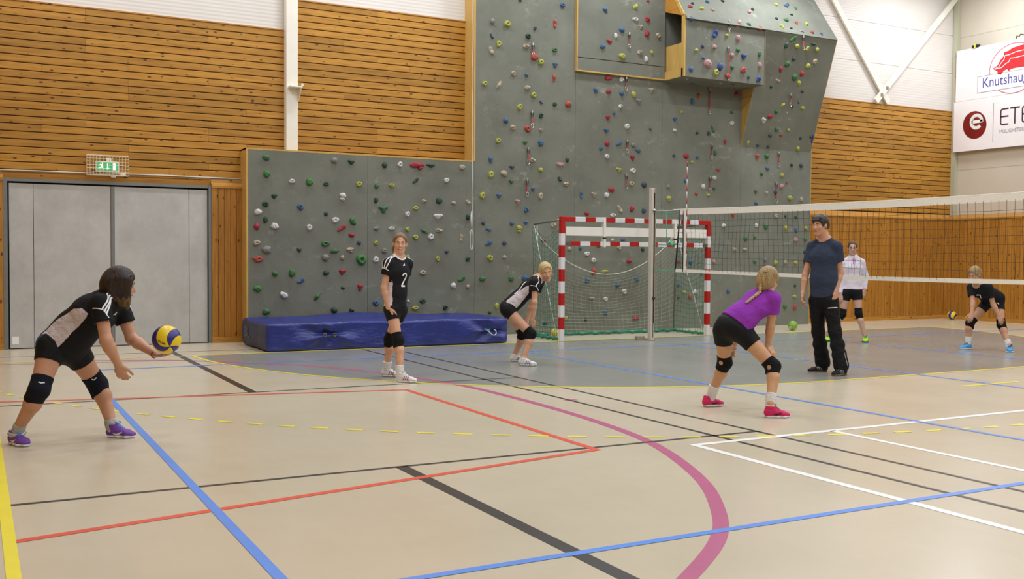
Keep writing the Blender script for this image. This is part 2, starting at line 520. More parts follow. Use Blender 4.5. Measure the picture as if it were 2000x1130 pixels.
# right wall dado: the same boards, seen at an angle
zt = 2.37
MB().box(10.37, XE + .01, -22, 2.02, 0, zt - .01).build('dado_backing', M['groove'], wr)
wq = .104
meR = MB().box(0, .02, -wq / 2 + .003, wq / 2 - .003, .09, zt).mesh('dado_board'); meR.materials.append(M['board_s'])
for i in range(44):
    o = bpy.data.objects.new('dado_board', meR); o.location = (10.35, 2.0 - (i + .5) * wq, 0); COL.objects.link(o); o.parent = wr
MB().box(10.352, 10.37, -22, 2.0 - 44 * wq, .09, zt).build('dado_sheet', M['board_s'], wr)
MB().prism([(10.335, zt - .02), (10.335, zt + .012), (10.70, zt + .115), (10.75, zt + .115), (10.75, zt - .02)], 1, -22, 2.0).build('dado_cap', M['board_y'], wr)
struct(MB().box(10.34, 10.37, -22, 2.0, 0, .09).build('baseboard_right', M['board_y']))
for k, z in enumerate((3.55, 4.6, 5.65, 6.7, 7.75)):
    MB().box(XE - .003, XE + .001, -22, 2.0, z, z + .014).build('panel_joint', M['corner_paint'], wr)

# ---- the big double door
dr = struct(empty('door_1', (-8.28, 2.1, 0)))
def dpart(name, mb, mat, bevel=0): return child(mb.build(name, mat, bevel=bevel), dr)
mb = MB(); mb.box(-9.77, -9.71, 2.02, 2.13, 0, 2.50); mb.box(-6.855, -6.81, 2.02, 2.13, 0, 2.50); mb.box(-9.71, -6.855, 2.04, 2.13, 2.455, 2.50)
dpart('door_frame', mb, M['door_trim'])
dpart('door_gap', MB().box(-9.71, -6.855, 2.115, 2.125, 0.0, 2.455), M['dark'])
for x0, x1 in ((-9.69, -9.372), (-9.366, -8.305), (-8.25, -7.152), (-7.146, -6.866)):
    dpart('door_panel', MB().box(x0, x1, 2.07, 2.11, .012, 2.43), M['door'], .004)
dpart('meeting_strip', MB().box(-8.302, -8.253, 2.06, 2.11, .012, 2.43), M['door_trim'], .006)
dpart('sticker', MB().box(-9.665, -9.575, 2.067, 2.071, .07, .185), M['sign_white'])
MB().box(XW, -6.81, 2.07, YN, 2.50, 2.60).build('door_lintel', M['board_h'], wb)
MB().box(-9.77, -6.81, 2.05, YN, 2.597, 2.615).build('lintel_trim', M['board_h'], wb)

# ================================================================== climbing walls
bw = tag(empty('bouldering_wall', (-4.31, 1.9, 0)), 'low grey bouldering wall with coloured holds behind the blue crash mat', 'climbing wall')
ct = tag(empty('climbing_tower', (1.7, 1.9, 0)), 'tall grey flat climbing wall with coloured holds behind the goal', 'climbing wall')
oh = tag(empty('climbing_overhang', (3.7, 1.4, 4.8)), 'grey overhanging box and wedge high on the climbing wall', 'climbing wall')
YC = 1.72
def sheet(par, x0, x1, z0, z1, y=YC, t=.02, name='wall_sheet', mat='climb'):
    return child(MB().box(x0 + .002, x1 - .002, y, y + t, z0 + .002, z1 - .002).build(name, M[mat]), par)
def ply(par, *b, name='plywood_edge'): return child(MB().box(*b).build(name, M['ply']), par)
sheet(bw, -6.31, -4.31, 0, 3.075); sheet(bw, -4.31, -2.31, 0, 3.075)
ply(bw, -6.335, -6.308, 1.715, YN, 0, 3.10); ply(bw, -6.335, -2.31, 1.725, YN, 3.076, 3.10)
ply(bw, -6.31, -2.31, 1.735, 1.75, 0, 3.07, name='backing_sheet')
ZTOP = 7.3
sheet(ct, -2.31, -.23, 0, ZTOP)
sheet(ct, -.23, 1.77, 0, 4.87)
sheet(ct, -.23, 1.77, 4.885, 5.115, 1.66); sheet(ct, -.23, 1.77, 5.125, ZTOP, 1.66)
ply(ct, -.235, 1.775, 1.655, 1.72, 4.862, 4.886); ply(ct, -.252, -.23, 1.655, 1.72, 4.862, ZTOP); ply(ct, -.23, 1.77, 1.70, 1.718, 5.0, 5.3, name='backing_sheet')
sheet(ct, 1.77, 3.77, 0, ZTOP); sheet(ct, 3.77, 5.72, 0, 3.9)
ply(ct, -2.333, -2.308, 1.715, YN, 3.09, ZTOP); ply(ct, 5.715, 5.735, 1.725, YN, 0, ZTOP)
child(MB().box(-2.31, 5.715, 1.742, 1.76, 0, ZTOP).build('backing_sheet', M['dark']), ct)
# overhang
sheet(oh, 1.79, 3.785, 4.87, 6.03, 1.06)
child(MB().box(1.79, 3.78, 1.06, YC, 4.855, 4.872).build('wall_sheet', M['climb']), oh)
wd = Vector((0, -.70, 2.26)).normalized()
child(MB().prism([(YC, 3.68), (1.02, 5.94), (1.04, 5.955), (YC + .02, 3.72)], 0, 3.772, 5.70).build('wall_sheet', M['climb']), oh)
child(MB().prism([(1.0, 5.943), (1.72, 6.964), (1.735, 6.95), (1.02, 5.935)], 0, 1.79, 5.70).build('wall_sheet', M['climb']), oh)
child(MB().prism([(YC, 3.68), (1.022, 5.938), (1.72, 6.93)], 0, 3.768, 3.79).build('side_board', M['ply']), oh)
child(MB().prism([(YC, 3.68), (1.022, 5.938), (1.72, 6.93)], 0, 5.69, 5.71).build('side_board', M['ply']), oh)
ply(oh, 3.77, 3.79, 1.06, YC, 4.87, 5.99, name='side_board')
ply(oh, 1.775, 1.80, 1.055, 1.15, 4.86, 6.04, name='side_post')
ply(oh, 1.775, 1.80, 1.10, 1.71, 4.86, 5.02, name='side_rail')
ply(oh, 1.83, 1.85, 1.10, 1.71, 5.02, 5.52, name='side_board')
child(MB().prism([(1.055, 6.0), (1.72, 6.94), (1.72, 6.2), (1.15, 6.02)], 0, 1.772, 1.795).build('side_board', M['board_h']), oh)
child(MB().prism([(1.055, 6.02), (1.72, 6.96), (1.72, 6.86), (1.13, 6.02)], 0, 1.765, 1.80).build('side_post', M['ply']), oh)

HOLDS = """
-6.02,1.72,2.96,C,0.123,0.092,g,b,0
-6.01,1.72,2.7,C,0.12,0.111,G,b,0
-5.89,1.72,2.35,C,0.117,0.093,k,w,0
-6.03,1.72,2.22,C,0.103,0.092,k,d,0
-6.15,1.72,2.09,C,0.123,0.104,w,b,0
-6.03,1.72,1.97,C,0.082,0.099,k,b,0
-6.17,1.72,1.86,C,0.102,0.104,r,b,0
-5.88,1.72,1.87,C,0.144,0.099,w,b,-20
-5.6,1.72,2.6,C,0.094,0.081,w,d,0
-5.31,1.72,2.6,C,0.128,0.119,G,b,0
-5.03,1.72,2.58,C,0.087,0.079,k,d,0
-4.89,1.72,2.97,C,0.12,0.095,a,b,0
-4.6,1.72,2.96,C,0.135,0.09,k,w,0
-4.46,1.72,2.6,C,0.107,0.097,y,d,0
-4.74,1.72,2.4,C,0.121,0.089,w,b,0
-4.75,1.72,2.34,C,0.099,0.057,w,b,0
-5.46,1.72,2.19,C,0.104,0.106,b,d,0
-5.03,1.72,2.09,C,0.082,0.063,k,b,0
-4.87,1.72,1.99,C,0.12,0.102,w,d,0
-5.31,1.72,1.86,C,0.098,0.101,w,d,-30
-4.58,1.72,1.99,C,0.107,0.128,g,b,0
-4.55,1.72,1.95,C,0.086,0.071,g,b,0
-4.76,1.72,1.86,C,0.185,0.096,r,l,30
-4.59,1.72,1.75,C,0.114,0.077,r,b,0
-6.17,1.72,1.6,C,0.116,0.092,t,d,0
-6.01,1.72,1.49,C,0.165,0.123,a,b,0
-6.14,1.72,1.34,C,0.143,0.105,o,d,0
-6.22,1.72,1.35,C,0.095,0.037,o,w,0
-5.88,1.72,1.11,C,0.096,0.093,g,b,0
-5.6,1.72,1.12,C,0.118,0.125,g,b,0
-6.16,1.72,0.87,C,0.13,0.111,G,b,0
-6.02,1.72,0.5,C,0.121,0.111,g,b,0
-5.73,1.72,0.76,C,0.138,0.106,w,b,-25
-5.45,1.72,0.99,C,0.153,0.094,b,l,30
-5.48,1.72,1.49,C,0.084,0.088,k,w,0
-5.04,1.72,1.6,C,0.148,0.095,g,d,0
-4.89,1.72,1.48,C,0.17,0.083,g,l,0
-5.04,1.72,1.37,C,0.134,0.108,a,b,-20
-4.75,1.72,1.37,C,0.071,0.083,t,b,0
-4.61,1.72,1.5,C,0.136,0.103,t,n,0
-4.46,1.72,1.62,C,0.079,0.071,s,b,0
-4.42,1.72,1.34,C,0.172,0.194,G,d,-20
-5.03,1.72,1.12,C,0.106,0.089,k,b,0
-4.75,1.72,1.14,C,0.142,0.109,r,w,0
-4.44,1.72,0.88,C,0.108,0.149,r,w,0
-4.74,1.72,0.87,C,0.078,0.051,k,b,0
-5.18,1.72,0.73,C,0.169,0.095,g,l,50
-4.89,1.72,0.5,C,0.113,0.109,k,b,0
-4.59,1.72,0.49,C,0.086,0.084,k,n,0
-4.01,1.72,2.94,C,0.094,0.098,k,b,0
-3.73,1.72,2.96,C,0.095,0.098,w,d,30
-3.42,1.72,2.97,C,0.287,0.113,r,l,0
-3.36,1.72,2.92,C,0.103,0.06,r,b,0
-3.16,1.72,2.97,C,0.178,0.08,k,w,0
-2.56,1.72,2.97,C,0.128,0.088,t,b,0
-3.44,1.72,2.7,C,0.154,0.073,k,l,40
-2.86,1.72,2.73,C,0.097,0.087,w,d,0
-4.15,1.72,2.58,C,0.089,0.078,g,b,0
-3.88,1.72,2.6,C,0.095,0.072,y,d,0
-4.16,1.72,2.34,C,0.079,0.091,k,b,0
-4.03,1.72,2.2,C,0.188,0.15,g,w,0
-3.59,1.72,2.12,C,0.085,0.106,w,d,0
-3.44,1.72,2.23,C,0.096,0.08,y,d,0
-3.28,1.72,2.35,C,0.089,0.073,t,n,0
-3.0,1.72,2.37,C,0.134,0.101,k,b,0
-2.72,1.72,2.34,C,0.09,0.061,t,b,0
-2.44,1.72,2.36,C,0.121,0.088,t,l,-35
-3.02,1.72,2.1,C,0.216,0.107,w,w,0
-2.44,1.72,2.1,C,0.094,0.102,k,b,0
-4.15,1.72,1.86,C,0.104,0.078,a,n,0
-3.88,1.72,1.87,C,0.105,0.072,w,d,0
-3.59,1.72,1.86,C,0.073,0.079,y,d,0
-3.28,1.72,1.84,C,0.155,0.093,g,l,-30
-3.0,1.72,1.85,C,0.134,0.087,t,n,0
-4.16,1.72,1.62,C,0.069,0.085,y,d,0
-4.01,1.72,1.49,C,0.087,0.091,a,d,0
-4.16,1.72,1.34,C,0.094,0.117,w,d,0
-4.16,1.72,0.61,C,0.109,0.098,b,d,0
-3.44,1.72,1.73,C,0.103,0.086,y,d,0
-3.15,1.72,1.74,C,0.107,0.114,w,d,0
-2.57,1.72,1.73,C,0.083,0.149,t,l,80
-2.85,1.72,1.48,C,0.09,0.081,s,w,0
-3.02,1.72,1.36,C,0.075,0.087,y,d,-20
-2.44,1.72,1.36,C,0.083,0.089,k,d,0
-3.3,1.72,1.12,C,0.116,0.096,t,d,0
-2.56,1.72,1.01,C,0.181,0.116,g,l,25
-2.72,1.72,0.89,C,0.113,0.102,w,b,0
-2.44,1.72,0.87,C,0.073,0.075,t,b,0
-3.3,1.72,0.63,C,0.111,0.087,k,d,0
-3.44,1.72,0.51,C,0.115,0.08,y,d,0
-2.87,1.72,0.51,C,0.09,0.088,k,d,0
-3.58,1.72,1.38,C,0.073,0.093,y,b,0
-3.57,1.72,0.63,C,0.047,0.053,w,b,0
-1.98,1.72,5.58,C,0.087,0.103,a,b,0
-1.68,1.72,5.57,C,0.129,0.128,y,d,-40
-1.99,1.72,5.32,C,0.067,0.115,s,l,-60
-1.85,1.72,5.2,C,0.094,0.133,y,d,0
-2.0,1.72,5.06,C,0.107,0.175,t,l,-65
-1.11,1.72,5.56,C,0.066,0.068,s,d,0
-1.25,1.72,5.4,C,0.103,0.105,k,d,0
-1.29,1.72,5.22,C,0.137,0.092,t,n,0
-0.69,1.72,5.69,C,0.104,0.175,o,l,90
-0.53,1.72,6.05,C,0.098,0.094,b,d,0
-1.42,1.72,6.02,C,0.068,0.037,k,b,0
-0.69,1.72,5.21,C,0.097,0.094,g,d,0
-1.12,1.72,5.04,C,0.179,0.124,o,b,0
-0.98,1.72,4.96,C,0.117,0.112,y,d,0
-0.68,1.72,4.94,C,0.118,0.119,b,w,0
-1.55,1.72,4.7,C,0.082,0.11,t,d,0
-1.28,1.72,4.7,C,0.075,0.074,b,b,0
-2.13,1.72,4.47,C,0.101,0.096,y,d,0
-1.84,1.72,4.47,C,0.101,0.158,t,l,60
-1.26,1.72,4.47,C,0.117,0.093,t,b,0
-1.13,1.72,4.35,C,0.103,0.118,y,d,0
-0.7,1.72,4.7,C,0.09,0.15,o,l,85
-0.97,1.72,4.23,C,0.083,0.068,s,l,-40
-1.42,1.72,4.11,C,0.098,0.123,y,d,0
-0.68,1.72,4.22,C,0.084,0.088,k,b,0
-0.39,1.72,4.24,C,0.133,0.126,o,b,40
-1.7,1.72,3.85,C,0.109,0.104,b,b,30
-1.55,1.72,3.74,C,0.109,0.123,t,n,0
-1.25,1.72,3.73,C,0.13,0.124,o,d,0
-0.97,1.72,3.99,C,0.09,0.1,k,d,0
-0.97,1.72,3.73,C,0.083,0.075,t,n,0
-1.85,1.72,3.48,C,0.105,0.097,y,d,0
-1.3,1.72,3.48,C,0.117,0.093,g,w,0
-0.97,1.72,3.49,C,0.111,0.131,b,b,-40
-2.0,1.72,3.13,C,0.101,0.152,b,w,0
-1.99,1.72,2.87,C,0.111,0.134,y,d,0
-1.73,1.72,2.9,C,0.129,0.122,t,b,-45
-1.57,1.72,3.02,C,0.123,0.086,s,w,0
-1.58,1.72,2.76,C,0.098,0.098,g,w,0
-1.14,1.72,3.16,C,0.11,0.112,t,n,0
-0.97,1.72,3.0,C,0.104,0.075,y,b,0
-0.55,1.72,3.12,C,0.196,0.101,p,l,-5
-0.4,1.72,3.21,C,0.084,0.076,k,b,0
-0.56,1.72,2.85,C,0.098,0.12,k,l,-50
-0.42,1.72,2.76,C,0.119,0.095,t,n,0
-2.16,1.72,2.49,C,0.101,0.133,y,d,0
-1.83,1.72,2.5,C,0.115,0.104,b,w,0
-1.44,1.72,2.4,C,0.103,0.117,p,w,0
-1.13,1.72,2.64,C,0.097,0.099,b,w,0
-0.97,1.72,2.52,C,0.09,0.143,t,d,0
-1.26,1.72,2.27,C,0.103,0.136,b,n,0
-2.14,1.72,2.0,C,0.074,0.073,s,b,0
-1.56,1.72,2.01,C,0.098,0.074,b,b,0
-1.27,1.72,2.03,C,0.124,0.087,b,w,0
-2.03,1.72,1.89,C,0.12,0.089,b,l,-20
-2.02,1.72,1.65,C,0.166,0.112,b,l,30
-1.71,1.72,1.65,C,0.088,0.079,s,b,0
-2.0,1.72,1.38,C,0.124,0.112,y,d,0
-1.71,1.72,1.4,C,0.079,0.071,t,b,0
-2.15,1.72,1.01,C,0.12,0.097,g,b,0
-1.57,1.72,1.01,C,0.115,0.094,g,b,0
-1.28,1.72,1.02,C,0.131,0.11,b,b,0
-1.86,1.72,0.52,C,0.083,0.116,y,b,0
-2.0,1.72,0.4,C,0.066,0.06,k,b,0
-1.41,1.72,1.93,C,0.116,0.085,y,b,0
-1.41,1.72,1.87,C,0.084,0.057,y,b,0
-0.69,1.72,2.0,C,0.107,0.116,t,n,0
-0.9,1.72,1.71,C,0.107,0.048,r,b,0
-0.84,1.72,0.18,C,0.096,0.077,s,b,0
-0.4,1.72,0.27,C,0.076,0.078,y,b,0
-0.34,1.72,1.56,C,0.087,0.078,t,b,0
0.37,1.66,6.06,P,0.121,0.134,b,l,-50
1.06,1.66,6.2,P,0.123,0.137,y,l,50
1.35,1.66,6.35,P,0.065,0.046,r,b,0
1.06,1.66,5.96,P,0.123,0.085,w,d,0
1.34,1.66,5.99,P,0.102,0.138,r,n,0
1.18,1.66,5.83,P,0.116,0.104,t,w,0
0.75,1.66,5.73,P,0.122,0.116,b,b,-30
1.33,1.66,5.72,P,0.105,0.144,r,b,0
0.61,1.66,5.6,P,0.079,0.103,w,b,0
0.47,1.66,5.48,P,0.143,0.096,r,w,0
0.32,1.66,5.37,P,0.111,0.102,b,b,0
1.6,1.66,5.71,P,0.103,0.099,t,d,0
0.76,1.66,5.23,P,0.137,0.129,y,b,0
1.17,1.66,5.35,P,0.116,0.118,t,n,0
1.32,1.66,5.23,P,0.09,0.111,w,b,0
1.45,1.66,5.37,P,0.066,0.079,y,b,0
0.49,1.72,4.8,C,0.165,0.097,r,b,0
0.79,1.72,4.8,C,0.101,0.11,w,d,0
0.21,1.72,4.55,C,0.1,0.115,b,n,0
0.5,1.72,4.55,C,0.108,0.097,r,b,0
0.8,1.72,4.54,C,0.104,0.097,b,b,0
1.08,1.72,4.54,C,0.105,0.131,y,b,40
1.49,1.72,4.66,C,0.125,0.106,t,w,0
1.19,1.72,4.42,C,0.117,0.112,a,w,0
0.78,1.72,4.3,C,0.09,0.097,w,n,0
0.63,1.72,4.15,C,0.058,0.058,b,b,0
0.49,1.72,4.06,C,0.115,0.123,r,w,0
0.93,1.72,3.92,C,0.102,0.111,w,d,0
0.46,1.72,3.81,C,0.122,0.097,b,w,0
1.48,1.72,3.91,C,0.059,0.06,g,b,0
0.48,1.72,3.57,C,0.108,0.11,r,b,0
0.75,1.72,3.58,C,0.144,0.098,b,l,20
1.09,1.72,3.57,C,0.109,0.098,a,b,0
0.34,1.72,3.47,C,0.072,0.103,b,b,0
1.2,1.72,3.47,C,0.117,0.079,b,b,0
0.48,1.72,3.32,C,0.103,0.09,w,d,-40
1.07,1.72,3.33,C,0.117,0.144,r,w,0
0.76,1.72,3.08,C,0.137,0.111,y,w,0
1.08,1.72,3.08,C,0.124,0.111,w,d,0
0.59,1.72,2.7,C,0.137,0.104,r,b,0
1.35,1.72,2.82,C,0.12,0.125,s,b,0
1.05,1.72,2.83,C,0.117,0.098,t,d,0
-0.09,1.72,2.57,C,0.078,0.159,b,l,85
0.19,1.72,2.59,C,0.121,0.109,t,w,0
0.48,1.72,2.59,C,0.115,0.097,w,b,0
0.79,1.72,2.33,C,0.116,0.17,t,l,-60
1.07,1.72,2.35,C,0.095,0.138,r,b,0
1.35,1.72,2.32,C,0.095,0.119,s,b,0
0.04,1.72,2.23,C,0.097,0.083,r,b,0
0.63,1.72,2.21,C,0.13,0.078,w,d,0
1.93,1.72,2.81,C,0.074,0.08,a,b,0
1.95,1.72,2.57,C,0.112,0.127,y,n,0
2.06,1.72,3.42,C,0.075,0.06,s,b,0
-0.1,1.72,1.58,C,0.07,0.088,b,b,0
0.05,1.72,1.47,C,0.12,0.088,w,d,0
0.2,1.72,1.35,C,0.105,0.095,w,d,0
0.2,1.72,1.14,C,0.099,0.158,o,b,0
0.46,1.72,1.14,C,0.181,0.06,y,l,0
0.06,1.72,0.97,C,0.092,0.118,b,b,0
0.78,1.72,1.59,C,0.093,0.084,t,d,0
1.02,1.72,1.34,C,0.123,0.091,r,b,0
0.75,1.72,0.87,C,0.093,0.084,b,b,0
1.2,1.72,0.99,C,0.112,0.085,b,b,0
0.91,1.72,0.75,C,0.107,0.097,w,d,0
0.17,1.72,0.63,C,0.099,0.059,t,b,0
0.48,1.72,0.61,C,0.093,0.09,w,d,0
0.48,1.72,0.35,C,0.088,0.1,b,b,0
0.03,1.72,0.23,C,0.077,0.059,k,b,0
1.18,1.72,0.23,C,0.146,0.091,r,b,0
1.33,1.72,1.57,C,0.079,0.091,k,b,0
0.62,1.72,1.74,C,0.066,0.05,w,b,0
0.87,1.72,1.75,C,0.123,0.05,b,b,0
0.31,1.72,1.63,C,0.121,0.059,o,b,0
2.21,1.72,0.86,C,0.074,0.066,b,b,0
2.35,1.72,0.72,C,0.097,0.073,y,b,0
2.63,1.72,0.73,C,0.098,0.084,w,d,0
2.5,1.72,0.63,C,0.093,0.115,o,b,0
2.21,1.72,0.61,C,0.069,0.041,k,b,0
2.21,1.72,1.33,C,0.069,0.104,r,b,0
2.5,1.72,1.32,C,0.093,0.094,b,b,0
2.78,1.72,1.09,C,0.058,0.053,k,b,0
3.1,1.72,1.33,C,0.071,0.095,p,b,0
1.91,1.06,5.95,X,0.103,0.116,b,b,0
2.47,1.06,5.97,X,0.114,0.079,s,w,0
2.51,1.06,5.73,X,0.158,0.189,B,l,60
2.8,1.06,5.73,X,0.079,0.076,y,b,0
3.08,1.06,5.71,X,0.103,0.128,p,b,0
3.09,1.06,5.99,X,0.142,0.184,p,l,55
3.34,1.06,5.98,X,0.104,0.137,k,b,0
3.63,1.06,5.96,X,0.104,0.113,o,b,0
2.21,1.06,5.46,X,0.066,0.086,s,b,0
2.06,1.06,5.37,X,0.087,0.062,y,b,0
2.5,1.06,5.48,X,0.119,0.079,p,b,0
3.08,1.06,5.48,X,0.089,0.096,g,b,0
3.23,1.06,5.37,X,0.157,0.128,B,w,0
2.93,1.06,5.36,X,0.106,0.088,p,b,0
2.23,1.06,5.24,X,0.066,0.06,b,b,0
2.34,1.06,5.14,X,0.192,0.165,p,b,0
2.64,1.06,5.11,X,0.141,0.134,B,b,0
2.54,1.06,4.99,X,0.119,0.142,y,d,0
2.94,1.06,5.13,X,0.085,0.088,g,b,0
3.22,1.06,5.1,X,0.128,0.128,o,d,0
3.63,1.06,5.46,X,0.09,0.105,g,b,0
3.64,1.06,5.24,X,0.099,0.105,p,b,0
1.93,1.06,5.0,X,0.104,0.109,b,b,0
2.83,1.06,4.95,X,0.124,0.119,o,b,0
3.36,1.06,4.97,X,0.063,0.056,k,b,0
3.62,1.06,4.96,X,0.144,0.146,B,l,50
2.0,1.19,6.21,S,0.118,0.07,r,b,0
2.1,1.25,6.3,S,0.066,0.047,s,b,0
2.27,1.19,6.21,S,0.122,0.094,y,b,0
2.52,1.32,6.4,S,0.097,0.072,b,b,0
2.55,1.2,6.22,S,0.102,0.079,p,b,0
2.95,1.38,6.48,S,0.075,0.073,k,b,0
3.53,1.26,6.31,S,0.099,0.098,p,b,0
3.66,1.31,6.39,S,0.058,0.065,k,b,0
2.0,1.26,4.87,U,0.087,0.055,t,b,0
2.79,1.46,4.87,U,0.081,0.057,r,b,0
2.85,1.29,4.87,U,0.089,0.064,t,b,0
3.15,1.27,4.87,U,0.117,0.057,B,b,0
3.43,1.53,4.87,U,0.137,0.049,o,b,0
2.4,1.61,4.87,U,0.161,0.048,B,b,0
2.23,1.72,4.29,C,0.068,0.069,y,b,0
2.07,1.72,4.14,C,0.118,0.099,b,w,0
2.07,1.72,3.92,C,0.076,0.076,w,b,0
2.65,1.72,4.64,C,0.086,0.092,o,b,0
2.5,1.72,4.52,C,0.094,0.123,b,b,0
3.62,1.72,4.75,C,0.096,0.11,r,b,0
3.51,1.72,4.38,C,0.087,0.066,g,b,0
3.51,1.72,4.16,C,0.108,0.102,w,d,0
3.03,1.72,4.0,C,0.086,0.163,g,l,-65
2.63,1.72,3.9,C,0.072,0.059,k,b,0
2.92,1.72,3.91,C,0.078,0.085,s,b,0
3.34,1.72,3.77,C,0.096,0.133,r,w,0
3.09,1.72,3.53,C,0.095,0.094,g,b,0
2.06,1.72,3.42,C,0.071,0.064,s,b,0
2.36,1.72,3.43,C,0.128,0.115,r,b,0
2.64,1.72,3.41,C,0.065,0.069,b,b,0
2.51,1.72,3.32,C,0.082,0.065,y,b,0
4.42,1.47,6.61,S,0.089,0.075,y,b,0
4.71,1.48,6.62,S,0.109,0.084,b,b,0
4.78,1.51,6.66,S,0.066,0.068,s,b,0
4.96,1.46,6.6,S,0.09,0.076,g,w,0
4.72,1.33,6.41,S,0.078,0.047,k,b,0
4.21,1.22,6.25,S,0.077,0.069,s,b,0
4.47,1.22,6.25,S,0.125,0.1,g,b,0
4.25,1.09,6.07,S,0.113,0.107,y,w,0
4.48,1.08,6.06,S,0.073,0.041,s,b,0
4.73,1.19,6.22,S,0.093,0.092,o,w,0
5.01,1.2,6.23,S,0.09,0.081,y,b,0
4.76,1.06,6.02,S,0.148,0.058,a,l,-20
5.04,1.07,6.04,S,0.097,0.08,o,b,0
5.3,1.06,6.03,S,0.075,0.084,b,w,0
4.51,1.05,5.85,W,0.183,0.132,g,l,25
4.36,1.09,5.71,W,0.088,0.14,k,b,0
4.65,1.09,5.72,W,0.111,0.108,y,b,0
4.94,1.09,5.7,W,0.111,0.125,y,l,50
5.08,1.06,5.81,W,0.149,0.064,k,b,0
5.2,1.09,5.71,W,0.097,0.097,y,b,0
4.64,1.16,5.48,W,0.102,0.08,s,b,0
4.5,1.2,5.37,W,0.126,0.141,g,b,0
5.22,1.16,5.48,W,0.103,0.127,t,d,0
5.06,1.19,5.38,W,0.116,0.118,y,b,0
4.36,1.23,5.25,W,0.083,0.129,r,b,0
4.95,1.24,5.22,W,0.103,0.118,r,b,0
4.77,1.27,5.14,W,0.153,0.143,g,b,0
4.36,1.3,5.03,W,0.139,0.083,t,l,-20
4.92,1.3,5.03,W,0.094,0.11,y,b,0
4.21,1.34,4.9,W,0.069,0.059,k,b,0
5.07,1.35,4.88,W,0.084,0.053,k,b,0
4.63,1.44,4.58,W,0.117,0.09,y,l,30
4.49,1.48,4.44,W,0.092,0.097,g,b,0
4.35,1.52,4.33,W,0.141,0.09,r,b,0
4.21,1.54,4.25,W,0.113,0.134,w,n,0
5.18,1.45,4.56,W,0.098,0.094,y,b,0
4.9,1.45,4.57,W,0.064,0.068,k,b,0
5.04,1.42,4.66,W,0.05,0.053,s,b,0
4.78,1.49,4.43,W,0.05,0.057,t,b,0
4.61,1.59,4.09,W,0.109,0.083,g,b,0
4.93,1.59,4.1,W,0.071,0.064,y,b,0
4.47,1.63,3.96,W,0.097,0.072,s,b,0
4.76,1.63,3.98,W,0.105,0.076,r,w,0
5.32,1.63,3.96,W,0.072,0.058,k,b,0
5.6,1.62,4.0,W,0.055,0.074,k,b,0
5.66,1.63,3.97,W,0.065,0.217,B,l,90
3.92,1.69,3.78,W,0.063,0.112,y,b,0
4.2,1.7,3.75,W,0.075,0.068,s,b,0
4.48,1.7,3.74,W,0.081,0.048,k,b,0
5.31,1.7,3.74,W,0.089,0.096,y,b,0
3.19,1.72,3.19,C,0.123,0.088,o,w,0
3.08,1.72,3.03,C,0.098,0.099,w,b,0
2.8,1.72,2.84,C,0.097,0.104,w,b,0
3.08,1.72,2.81,C,0.098,0.088,g,w,0
2.63,1.72,2.69,C,0.109,0.093,o,w,0
2.93,1.72,2.68,C,0.085,0.071,y,b,0
2.35,1.72,2.94,C,0.072,0.081,b,b,0
4.2,1.72,3.52,C,0.119,0.124,o,w,0
4.46,1.72,3.54,C,0.116,0.113,g,b,0
4.49,1.72,3.28,C,0.126,0.097,b,w,0
4.33,1.72,3.17,C,0.094,0.085,g,b,0
5.16,1.72,3.39,C,0.077,0.069,k,b,0
5.43,1.72,3.39,C,0.084,0.11,s,b,0
4.89,1.72,3.16,C,0.089,0.097,y,b,0
4.88,1.72,2.93,C,0.108,0.109,p,b,0
5.03,1.72,3.01,C,0.07,0.075,o,w,0
4.18,1.72,2.79,C,0.088,0.096,g,w,0
4.47,1.72,2.77,C,0.088,0.091,t,w,0
4.72,1.72,2.8,C,0.089,0.086,s,b,0
5.13,1.72,2.69,C,0.109,0.115,y,b,0
5.45,1.72,2.67,C,0.093,0.093,t,b,0
4.19,1.72,2.55,C,0.094,0.068,b,b,0
3.58,1.72,2.3,C,0.074,0.119,o,b,0
3.34,1.72,2.07,C,0.1,0.09,w,b,0
4.21,1.72,2.09,C,0.091,0.082,w,b,0
4.47,1.72,2.07,C,0.114,0.114,g,b,0
4.75,1.72,2.3,C,0.083,0.097,t,d,0
5.01,1.72,2.3,C,0.048,0.086,k,n,0
5.3,1.72,2.29,C,0.068,0.07,k,b,0
5.02,1.72,2.06,C,0.083,0.108,y,b,0
5.31,1.72,2.02,C,0.084,0.123,b,b,0
5.6,1.72,2.06,C,0.097,0.09,y,d,0
3.92,1.72,1.82,C,0.109,0.115,g,b,0
4.17,1.72,1.84,C,0.091,0.078,g,w,0
5.31,1.72,1.81,C,0.129,0.084,p,b,0
5.58,1.72,1.82,C,0.084,0.088,g,b,0
3.63,1.72,1.59,C,0.085,0.077,t,b,0
3.91,1.72,1.59,C,0.102,0.07,t,b,0
5.57,1.72,1.55,C,0.073,0.08,k,b,0
4.18,1.72,1.34,C,0.091,0.088,g,b,0
4.47,1.72,1.38,C,0.092,0.083,a,b,0
4.75,1.72,1.32,C,0.092,0.103,y,b,0
5.03,1.72,1.33,C,0.077,0.098,t,d,0
5.32,1.72,1.32,C,0.089,0.099,y,b,0
5.57,1.72,1.32,C,0.049,0.058,k,b,0
3.9,1.72,1.08,C,0.066,0.042,k,b,0
4.2,1.72,1.08,C,0.063,0.042,k,b,0
3.48,1.72,0.73,C,0.09,0.091,b,b,0
5.31,1.72,0.83,C,0.063,0.065,k,b,0
5.3,1.72,0.6,C,0.093,0.081,y,b,0
5.03,1.72,0.38,C,0.12,0.128,g,w,0
5.31,1.72,0.37,C,0.093,0.129,o,b,0
"""
